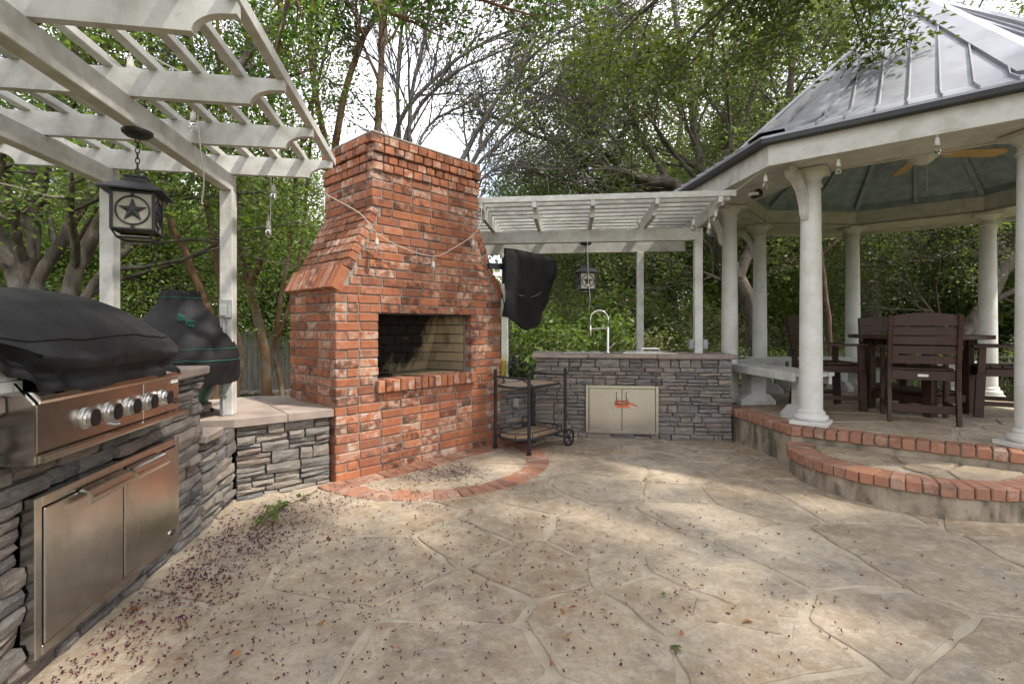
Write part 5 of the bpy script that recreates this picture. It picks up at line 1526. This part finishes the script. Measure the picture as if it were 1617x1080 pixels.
# crape myrtles behind the low wall
def crape(seed, label, base, limbs, k=9, kids=7, d0=None, mat=LEAF_CRAPE, size=.062, keep=None, blooms=0):
    T = Tree(seed)
    for pts, r0, r1, kd in limbs: T.limb(pts, r0, r1, kd, CRP if kd else None, 1, .60, 10)
    root = tree_thing('crape_myrtle', label, base)
    finish(T, root, base, BARK_CRAPE, mat, k, .10, size, seed, keep, aspect=.6)
    if blooms and T.tips:
        R_ = np.random.default_rng(seed + 90); idx = R_.choice(len(T.tips), blooms); C = np.array([tuple(T.tips[i]) for i in idx])
        C = np.repeat(C, 60, axis=0) + R_.normal(size=(blooms * 60, 3)) * .035
        leaf_obj('blossoms', C, .022, PINK, root, seed + 91, aspect=.9)
    return root
def P_(l, d, e=0): return [px(x, y, d + e * i) for i, (x, y) in enumerate(l)]
crape(11, 'slender tan crape myrtle stem leaning left just behind the covered cooker', on_ground(338, 600, 7.0), [([on_ground(338, 600, 7.0)] + P_([(338, 560), (335, 505), (322, 465), (297, 415), (275, 365), (258, 310), (250, 266), (246, 180), (238, 60), (230, -80)], 7.0), .062, .028, 8)], blooms=2)
crape(12, 'tan crape myrtle stem rising behind the post with the grey switch box', on_ground(358, 640, 7.8), [([on_ground(358, 640, 7.8)] + P_([(356, 560), (350, 446), (338, 375), (324, 297), (314, 200), (302, 80), (290, -70)], 7.8), .07, .035, 8),
        ([on_ground(362, 640, 7.8)] + P_([(385, 560), (372, 520), (352, 480), (345, 400), (352, 300), (350, 180), (345, 60), (340, -60)], 7.8), .045, .022, 7)], blooms=2)
cb = on_ground(424, 640, 9.6)
crape(13, 'forked tan crape myrtle between the white post and the fireplace', cb, [([cb] + P_([(424, 632), (420, 552), (402, 497), (394, 452)], 9.6), .105, .075, 0),
        (P_([(394, 455), (381, 412), (375, 370), (378, 300), (386, 200), (396, 80), (402, -70)], 9.6), .062, .03, 8), (P_([(394, 455), (411, 412), (418, 340), (418, 280), (424, 180), (440, 60), (452, -70)], 9.6), .068, .03, 8)], blooms=3)
cb = on_ground(446, 640, 9.0)
crape(14, 'thin stemmed crape myrtle right beside the left edge of the fireplace', cb, [([cb] + P_([(445, 620), (432, 545), (443, 475), (455, 400), (462, 348), (466, 288), (480, 200), (510, 100), (540, -20), (555, -90)], 9.0), .05, .022, 8),
        (P_([(432, 545), (452, 500), (470, 440), (482, 330), (490, 220), (498, 120), (500, 0), (505, -80)], 9.0), .035, .018, 7)], blooms=2)
cb = on_ground(540, 640, 8.2)
crape(15, 'dark leaved crape myrtle rising behind the left of the chimney', cb, [([cb] + P_([(525, 420), (524, 250), (544, 150), (564, 83), (598, 10), (622, -80)], 8.2), .07, .035, 8), ([cb] + P_([(560, 420), (505, 190), (488, 90), (492, 0), (498, -70)], 8.2), .06, .03, 8),
        ([cb] + P_([(590, 420), (597, 205), (601, 133), (604, 50), (614, -60)], 8.0), .07, .04, 7)], k=11, blooms=3)
# the same kind of tree overhead: leafy sprays that hang into the top of the view
T = Tree(16); bb = Vector((-5.6, 3.2, gz(-5.6, 3.2)))
for l in ([(520, -120), (600, -60), (700, -15), (790, 10), (840, 25)], [(560, -160), (680, -90), (780, -40), (850, -12), (900, 0)], [(480, -80), (560, -10), (640, 30), (690, 55)], [(500, -140), (460, -20), (440, 60), (430, 120)]):
    T.limb([bb + Vector((0, 0, .0)), bb + Vector((.35, .15, 2.2)), px(380, -180, 4.6)] + P_(l, 5.2, .15), .07, .008, 9, dict(CRP, L=.42, n=[3], max=2), 1, .62, 7)
finish(T, tree_thing('crape_myrtle', 'crape myrtle whose dark green sprays hang into the top of the view over the chimney', bb), bb, BARK_CRAPE, LEAF_CRAPE, 9, .075, .062, 16, aspect=.62)
# bare branched tree behind the chimney
BAREP = dict(L=1.35, n=[8, 7, 4], ang=RD(34), wob=.15, trop=.03, lr=.60, max=4, rmin=.0055, taper=.4)
b = on_ground(690, 620, 8.6); T = Tree(21)
for l, r0, r1 in (([(640, 420), (618, 214), (640, 174), (700, 110), (777, 57), (847, 38), (900, 20)], .055, .014), ([(660, 420), (632, 220), (667, 160), (720, 110), (784, 84), (868, 50)], .05, .012),
                  ([(700, 420), (722, 256), (767, 187), (817, 110), (884, 50), (934, 27), (990, 5)], .06, .014), ([(705, 420), (738, 260), (794, 187), (851, 120), (934, 67), (1000, 30)], .055, .012),
                  ([(670, 420), (655, 224), (687, 187), (737, 164), (794, 134), (850, 120)], .035, .008), ([(710, 420), (745, 262), (800, 215), (860, 160), (920, 120)], .045, .010),
                  ([(690, 420), (640, 200), (655, 120), (675, 40), (690, -60)], .05, .02), ([(720, 420), (760, 270), (810, 258), (850, 262)], .03, .008), ([(680, 420), (627, 210), (628, 100), (640, 0), (650, -60)], .045, .02)):
    T.limb([b] + P_(l, 8.2, .08), r0, r1, 9, BAREP, 2, .34, 8)
rt = tree_thing('bare_tree', 'leafless grey tree fanning thin branches across the sky above the chimney', b)
finish(T, rt, b, BARK_BARE, None, 0, 0, 0, 0)
R_ = np.random.default_rng(4); tp = np.array([tuple(p) for p in T.tips]); tp = tp[R_.choice(len(tp), 900, replace=False)]
leaf_obj('seed_pods', tp, .03, m_leaf('brown_seed_pods', [(0, (.05, .04, .03)), (1, (.12, .09, .06))], .1), rt, 22, aspect=.8)
# live oaks on the right
b = on_ground(1200, 600, 10.5); T = Tree(31)
main = [b] + P_([(1196, 560), (1188, 500), (1165, 440), (1130, 375), (1085, 305), (1057, 290), (1017, 281), (967, 274), (943, 257), (900, 240), (868, 222)], 10.5, -.05)
T.limb(main, .21, .045, 12, OAKP, 2, .5, 12)
for l, r0, r1 in (([(1130, 375), (1118, 300), (1096, 200), (1078, 100), (1060, -20)], .12, .05), ([(1165, 440), (1205, 350), (1232, 250), (1250, 120), (1262, 0)], .12, .05), ([(1057, 290), (1002, 200), (962, 120), (930, 30)], .07, .03),
                  ([(1100, 320), (1150, 240), (1190, 150), (1220, 40)], .08, .03), ([(1175, 460), (1100, 425), (1040, 408)], .045, .015), ([(967, 274), (920, 300), (890, 350)], .04, .015)):
    T.limb(P_(l, 10.3, .12), r0, r1, 8, OAKP, 2, .25, 9)
finish(T, tree_thing('live_oak', 'large live oak with a dark crooked limb behind the back pergola', b), b, BARK_OAK, LEAF_OAK, 34, .15, .062, 31)
b = on_ground(1378, 620, 12.0); T = Tree(32)
T.limb([b] + P_([(1378, 560), (1376, 455), (1368, 390), (1352, 290), (1340, 190), (1330, 60)], 12.0), .23, .08, 12, OAKP, 2, .45, 11)
for l, r0, r1 in (([(1375, 440), (1422, 395), (1480, 372), (1530, 340)], .10, .04), ([(1372, 410), (1310, 360), (1260, 330), (1220, 300)], .09, .03), ([(1360, 340), (1420, 270), (1480, 180), (1520, 60)], .09, .03)):
    T.limb(P_(l, 12.0, -.1), r0, r1, 8, OAKP, 2, .25, 8)
finish(T, tree_thing('live_oak', 'upright live oak trunk seen behind the dining table in the gazebo', b), b, BARK_OAK, LEAF_OAK, 20, .17, .066, 32)
b = on_ground(1462, 640, 10.8); T = Tree(33)
T.limb([b] + P_([(1480, 590), (1515, 540), (1556, 480), (1590, 410), (1612, 355), (1650, 280), (1700, 180), (1740, 60)], 10.8), .20, .10, 12, OAKP, 2, .45, 11)
for l, r0, r1 in (([(1590, 410), (1540, 370), (1480, 365), (1420, 380)], .06, .02), ([(1620, 340), (1580, 280), (1540, 230)], .07, .03), ([(1560, 480), (1620, 450), (1680, 400)], .07, .03), ([(1515, 540), (1470, 490), (1440, 450)], .04, .02)):
    T.limb(P_(l, 10.8, -.1), r0, r1, 7, OAKP, 2, .25, 8)
finish(T, tree_thing('live_oak', 'live oak with a trunk leaning right behind the far right column', b), b, BARK_OAK, LEAF_OAK, 20, .16, .064, 33)
b = on_ground(1314, 600, 9.2); T = Tree(34)
T.limb([b] + P_([(1312, 560), (1308, 500), (1299, 430), (1296, 390), (1284, 330), (1280, 260)], 9.2), .055, .03, 6, dict(OAKP, L=1.0, max=3), 1, .5, 8)
finish(T, tree_thing('young_oak', 'thin young oak stem just right of the nearest gazebo column', b), b, m_bark('reddish_bark', (.16, .10, .075), (.07, .045, .036), 9, .25, .6), LEAF_OAK, 12, .15, .075, 34)
# the oak that hangs over the patio from behind the viewer; limbs out of view added to shade patio and pergola
b = Vector((6.4, -1.6, -.1)); T = Tree(41)
ONP = dict(L=.75, n=[4, 4], ang=RD(46), wob=.24, trop=.0, lr=.6, max=3)
T.limb([b, (6.1, -1.3, 1.6), (5.6, -.7, 3.2), (5.2, .2, 4.4), (4.6, 1.2, 5.2)], .26, .15, 0)
for l, r0, r1, kd in (([(4.6, 1.2, 5.2), (3.8, 2.2, 5.3), (3.1, 3.3, 5.0), (2.5, 4.3, 4.6), (2.0, 5.0, 4.35)], .12, .02, 12), ([(3.8, 2.2, 5.3), (2.9, 2.9, 5.2), (2.1, 3.6, 4.8), (1.5, 4.3, 4.35), (1.2, 4.7, 4.2)], .08, .015, 11),
                  ([(3.1, 3.3, 5.0), (3.0, 4.0, 4.75), (2.9, 4.6, 4.5)], .06, .015, 8), ([(4.6, 1.2, 5.2), (3.2, 1.3, 5.8), (2.0, 1.4, 6.1)], .08, .03, 7), ([(2.0, 1.4, 6.1), (1.1, 1.5, 6.5), (.2, 1.8, 6.6), (-.5, 2.1, 6.6)], .04, .015, 15),
                  ([(5.2, .2, 4.4), (4.0, -.3, 5.6), (2.4, -.2, 6.3), (.8, .3, 6.6)], .10, .02, 13),
                  ([(4.6, 1.2, 5.2), (5.6, 2.2, 6.2), (6.2, 3.4, 7.0), (6.6, 4.6, 7.4)], .1, .02, 11), ([(5.2, .2, 4.4), (6.2, 1.0, 5.8), (7.0, 2.0, 6.6)], .09, .02, 9), ([(5.2, .2, 4.4), (5.2, .8, 5.4), (5.3, 1.4, 5.8)], .09, .02, 10), ([(4.6, 1.2, 5.2), (3.8, 1.0, 5.4), (2.8, 1.1, 5.5), (2.2, 1.2, 5.4)], .06, .02, 12),
                  ([(5.2, .2, 4.4), (4.6, .0, 5.2), (3.8, .2, 5.6), (3.0, .6, 5.7)], .07, .02, 12), ([(5.6, -.7, 3.2), (4.6, -1.0, 4.6), (3.2, -.9, 5.4), (2.0, -.6, 5.7)], .08, .02, 13), ([(5.2, .2, 4.4), (6.0, .6, 5.0), (6.6, 1.2, 5.4)], .07, .02, 11)):
    T.limb([Vector(p) for p in l], r0 * .75, r1, kd, ONP, 1, .15, 8)
finish(T, tree_thing('overhanging_oak', 'oak whose leafy boughs hang into the view above the gazebo roof', b), b, BARK_OAK, LEAF_NEAR, 11, .11, .065, 41, aspect=.5)
# trees that close the background
def proto_tree(seed, H, R0, leafmat, k, sig, size):
    T = Tree(seed); rg = T.rg
    prm = dict(L=R0 * .62, n=[4, 4, 3], ang=RD(52), wob=.25, trop=.06, lr=.62, max=4)
    T.limb([(0, 0, -.2), (.15, .1, H * .2), (.1, -.1, H * .42), (-.1, .1, H * .7)], .22, .07, 9, prm, 1, .28, 8)
    m = MB()
    for pts, rr, n_ in T.t: m.tube(pts, rr, n_, cap=False)
    me = bpy.data.meshes.new('trunk'); me.from_pydata(m.v, [], m.f); me.materials.append(BARK_OAK); me.shade_smooth()
    lm = leaf_mesh('crown', T.leaf_points(k, sig), size, seed); lm.materials.append(leafmat)
    return me, lm
protos = [proto_tree(51, 6.5, 3.6, LEAF_YARD, 34, .27, .085), proto_tree(52, 7.5, 3.8, LEAF_OAK, 34, .28, .085), proto_tree(53, 5.2, 3.2, LEAF_YARD, 32, .25, .08)]
BGT = [(-15, 13, 0, 1.15), (-11.5, 15.5, 2, 1.25), (-11.2, 11.2, 0, .9), (-7.6, 17.5, 0, 1.2), (-13, 19, 1, 1.4), (-19, 9, 1, 1.2), (-6.3, 14.6, 2, 1.05), (-10, 8.6, 2, .95), (-4.8, 19, 2, 1.0), (-14, 7.5, 0, 1.05),
       (4.2, 21, 1, 1.1), (7.5, 19, 1, 1.1), (11.5, 19.5, 1, 1.3), (15, 15.2, 1, 1.15), (18.5, 18.5, 1, 1.35), (19, 10, 1, 1.2), (6.2, 25, 0, 1.3), (14, 25, 0, 1.4), (9.2, 14.8, 0, .62), (2.4, 24, 0, .9), (23, 14, 0, 1.3), (3.2, 15.6, 2, .55), (6.4, 15.4, 2, .6), (12.2, 14.0, 2, .7), (2.6, 18.2, 1, 1.25), (5.6, 17.6, 1, 1.4), (9.2, 18.2, 1, 1.5), (12.6, 17, 1, 1.4), (16, 14, 1, 1.3)]
tr_ = random.Random(8)
for (x, y, kind, s) in BGT:
    r = thing('background_tree', 'leafy green tree in the dense growth behind the patio' if kind != 1 else 'grey green oak in the dense growth behind the gazebo', 'tree', (x, y, gz(x, y)), tr_.uniform(0, 6.28),
              'yard trees in the background' if kind != 1 else 'oaks in the background')
    r.scale = (s, s, s * tr_.uniform(.92, 1.08))
    link('trunk', protos[kind][0], r); link('crown', protos[kind][1], r)
# shrubs behind the counter and the fence
def proto_shrub(seed, n, mat, size, rx, rz_):
    R_ = np.random.default_rng(seed); rg = random.Random(seed)
    K = 46; cen = R_.normal(size=(K, 3)) * (rx * .48, rx * .48, rz_ * .30); cen[:, 2] = np.abs(cen[:, 2] + rz_ * .42)
    C = np.repeat(cen, n // K, axis=0) + R_.normal(size=((n // K) * K, 3)) * .14; C[:, 2] = np.maximum(C[:, 2], .03)
    lm = leaf_mesh('foliage', C, size, seed, aspect=.5); lm.materials.append(mat)
    m = MB()
    for c in cen: m.tube([(c[0] * .1, c[1] * .1, -.1), (c[0] * .6, c[1] * .6, c[2] * .6), tuple(c)], [.02, .012, .005], 4, cap=False)
    me = bpy.data.meshes.new('stems'); me.from_pydata(m.v, [], m.f); me.materials.append(BARK_OAK)
    return me, lm
SH = [proto_shrub(61, 7000, LEAF_SHRUB, .10, 1.0, 1.5), proto_shrub(62, 7000, LEAF_OAK, .085, 1.0, 1.5), proto_shrub(63, 6000, LEAF_DRY, .07, 1.0, 1.4)]
SHP = [(1.15, 9.0, 0, 1.0, 'bright green shrub right behind the kitchen faucet'), (.35, 10.2, 2, 1.0, 'pale dry shrub behind the covered television'), (2.3, 9.6, 2, .95, 'pale brushy shrub between the two white back posts'), (3.1, 10.6, 1, 1.25, 'dark shrub behind the white post of the back pergola'),
       (1.9, 11.5, 0, 1.3, 'tall light green shrub behind the back counter'), (-.4, 11.2, 0, 1.1, 'light green shrub right of the chimney foot'), (4.4, 9.9, 2, .8, None), (5.6, 10.6, 0, .8, None), (6.9, 11.0, 2, .8, None), (8.1, 10.6, 0, .75, None), (9.4, 10.4, 2, .8, None), (10.6, 9.2, 0, .9, None),
       (-8.6, 9.6, 0, 1.0, None), (-3.2, 13.6, 0, 1.2, None), (-1.6, 13.8, 1, 1.3, None), (.9, 13.6, 1, 1.5, None), (11.6, 7.6, 1, 1.1, None), (7.4, 12.4, 2, 1.3, None), (4.9, 12.6, 2, 1.3, None)] + [(x, y, k, s, None) for x, y, k, s in ((-.6, 15.4, 2, 1.5), (.8, 14.8, 0, 1.7), (2.1, 15.6, 2, 1.8), (3.5, 15.0, 0, 1.9), (5.0, 15.8, 0, 1.9), (6.6, 15.2, 2, 1.8), (8.2, 15.8, 0, 2.0), (10, 15.2, 0, 1.9), (11.8, 14.6, 2, 1.9), (13.4, 13.4, 0, 2.0), (14.4, 11.2, 0, 1.9))]
for (x, y, kind, s, lb) in SHP:
    r = thing('shrub', lb or 'leafy shrub in the undergrowth along the garden fences', 'shrub', (x, y, gz(x, y)), tr_.uniform(0, 6.28), None if lb else 'undergrowth shrubs')
    r.scale = (s, s, s * tr_.uniform(.9, 1.2)); link('stems', SH[kind][0], r); link('foliage', SH[kind][1], r)
# the wood beyond reads as one mass
R_ = np.random.default_rng(71); n_ = 60000
th = R_.uniform(-.2, math.pi + .2, n_); rad = R_.uniform(25, 36, n_); xx = rad * np.cos(th); yy = rad * np.sin(th)
azx = xx / np.maximum(yy, 1) ; gap = (azx > -.25) & (azx < .07)
top = 6.5 + 2.5 * np.sin(th * 9) + 1.5 * np.sin(th * 23 + 1) - gap * 4.3
zz = -.8 + R_.beta(1.3, 1.1, n_) * top
C = np.stack([xx, yy, zz], 1) + R_.normal(size=(n_, 3)) * .2
fw = leaf_obj('far_woodland', C, .42, LEAF_OAK, None, 72, aspect=.7); tag(fw, 'far green woodland beyond the garden', 'woodland', None, 'stuff')

# ------------------------------------------------------------------ fences
n = N('silvered_fence_boards', .9, 0, .2); r = n.rnd(); o = n.shift(n.geo(), r); q = n.vscale(o, (1, 1, .12))
c = n.mix(n.ramp(n.noise(q, 14, 6, .65), [(.35, 0.0), (.68, 1.0)]), (.34, .32, .29), (.17, .155, .14)); n.color(c).bump(n.noise(q, 30, 5), .5, .006)
FENCE = n.m
wf = thing('wooden_fence', 'grey weathered board fence at the end of the yard on the left', 'fence', (-9.4, 13.6, 0), 0)
for i in range(58):
    x = i * .145; zg = gz(-9.4 + x, 13.6); MB().box((x, tr_.uniform(-.004, .004), zg + .04), (x + .138, .02, zg + 1.68 + tr_.uniform(-.012, .012)), .004).build('board', FENCE, wf)
for z in (.25, .85, 1.4): MB().bar((0, .045, gz(-5, 13.6) + z), (8.4, .045, gz(-2, 13.6) + z), .04, .09).build('rail', FENCE, wf)
irf = thing('iron_fence', 'black iron picket fence behind the counter and gazebo', 'fence', (-1.2, 8.75, 0), 0)
m = MB()
for i in range(112):
    x = i * .11; zg = gz(-1.2 + x, 8.75); m.box((x - .008, -.008, zg), (x + .008, .008, .80), .001)
tag(m.build('pickets', IRON, irf), None, None, None, 'stuff')
for z in (.72, .62, -.08): MB().bar((-.02, 0, z), (12.25, 0, z), .028, .028).build('rail', IRON, irf)
for i in range(7): MB().box((i * 2.03 - .025, -.025, -.3), (i * 2.03 + .025, .025, .86), .003).build('post', IRON, irf)
# short grass along the foot of the board fence
R_ = np.random.default_rng(81); n_ = 9000
gx, gy = R_.uniform(-7.5, -1.8, n_), R_.uniform(7.4, 13.5, n_); C = np.stack([gx, gy, np.array([gz(a, b_) for a, b_ in zip(gx, gy)]) + .03], 1)
tag(leaf_obj('lawn_grass', C, .09, LEAF_SHRUB, None, 82, aspect=.14, flat=-.9), 'short green grass in front of the board fence', 'grass', None, 'stuff')
lg = random.Random(12)
for i in range(7):
    c = px(372 + i * 14, 622 - (i % 2) * 3, 12.4); z = gz(c.x, c.y)
    tag(MB().tube([(c.x - .25, c.y, z + .07), (c.x, c.y + .1, z + .09), (c.x + .22, c.y + lg.uniform(-.1, .1), z + .08)], [.07, .08, .07], 7).build('log', BARK_OAK), 'cut log lying at the foot of the board fence', 'log', 'logs along the board fence')

# ------------------------------------------------------------------ litter on the patio
R_ = np.random.default_rng(91); pts = []
def lit(x, y): d = FOC * CAM_H / (y - YH); return ((x - CX) / FOC * d, d)
for (x, y, sx_, sy, n_) in ((400, 845, 60, 22, 300), (330, 890, 55, 26, 240), (430, 810, 50, 14, 150), (270, 940, 60, 30, 170), (220, 1000, 70, 40, 190), (690, 752, 35, 8, 170), (720, 745, 20, 5, 80), (560, 850, 150, 60, 230), (700, 900, 220, 90, 200), (420, 1000, 170, 60, 220), (405, 850, 30, 12, 130), (300, 915, 26, 14, 80), (520, 800, 40, 8, 90),
                         (850, 830, 260, 80, 200), (1050, 900, 250, 100, 110), (900, 1010, 300, 50, 80), (1300, 920, 200, 90, 50), (900, 710, 120, 10, 130), (640, 780, 90, 14, 110), (90, 1060, 60, 20, 90)):
    for _ in range(n_):
        a, b_ = R_.normal(x, sx_), R_.normal(y, sy)
        if b_ < 694: continue
        q = lit(a, b_)
        # keep off the stone walls
        u = (q[0] + 2.01) * .986 + (q[1] - 3.598) * .164
        fx = (q[0] - FIRE_O[0]); fy = (q[1] - FIRE_O[1]); fyl = -math.sin(FIRE_T) * fx + math.cos(FIRE_T) * fy
        if u < .05 or fyl > -.03 and q[0] < 0 or q[1] > 5.6 or (q[0] > 2.3 and q[1] > 3.2): continue
        pts.append((q[0], q[1], .019))
C = np.repeat(np.array(pts), 3, axis=0); C[:, :2] += R_.normal(size=(len(C), 2)) * .004; C[:, 2] += R_.uniform(-.003, .004, len(C))
tag(leaf_obj('fallen_petals', C, .0098, PETAL, None, 92, aspect=.8, flat=.2, fold=.25), 'dark purple fallen petals strewn over the patio', 'petals', None, 'stuff')
C2 = []
for _ in range(46):
    x, y = R_.uniform(120, 1250), R_.uniform(800, 1070) if R_.random() < .6 else R_.uniform(730, 850)
    q = lit(x, y); u = (q[0] + 2.01) * .986 + (q[1] - 3.598) * .164
    if u > .1 and not (q[0] > 2.2 and q[1] > 3.1): C2.append((q[0], q[1], .022))
tag(leaf_obj('dry_leaves', np.array(C2), .042, DRYLEAF, None, 93, aspect=.5, flat=.75, fold=.2), 'scattered small dry brown leaves on the patio', 'leaves', None, 'stuff')
tw = thing('fallen_twig', 'broken green leafy twig lying on the patio near the island', 'twig', (*lit(440, 815), .0), 0)
tp = [Vector((*lit(x, y), .025)) - Vector(tw.location) for x, y in ((500, 779), (478, 792), (455, 803), (432, 812), (418, 826), (408, 842))]
MB().tube(tp, .004, 6).build('stem', BARK_CRAPE, tw)
C = []
for i in range(3, 6):
    for k in range(9): C.append(tp[i].lerp(tp[i - 1], R_.random()) + Vector((R_.normal() * .03, R_.normal() * .03, .012 + R_.random() * .03)))
C += [tp[1] + Vector((.03 * k, .01, .015)) for k in (-1, 0, 1)]
leaf_obj('leaves', np.array([tuple(c) for c in C]), .065, LEAF_SHRUB, tw, 94, aspect=.6, flat=.6)
for (x, y, lb) in ((1066, 1032, 'crumpled pale green leaf alone near the bottom middle of the patio'), (1046, 946, 'small light green leaf on a flagstone in front of the oblong stone')):
    q = lit(x, y); tag(leaf_obj('fallen_leaf', np.array([(0, 0, .022), (.008, .004, .026)]), .045, LEAF_DRY if y > 1000 else LEAF_SHRUB, None, int(x), flat=.7), lb, 'leaf').location = (q[0], q[1], 0)
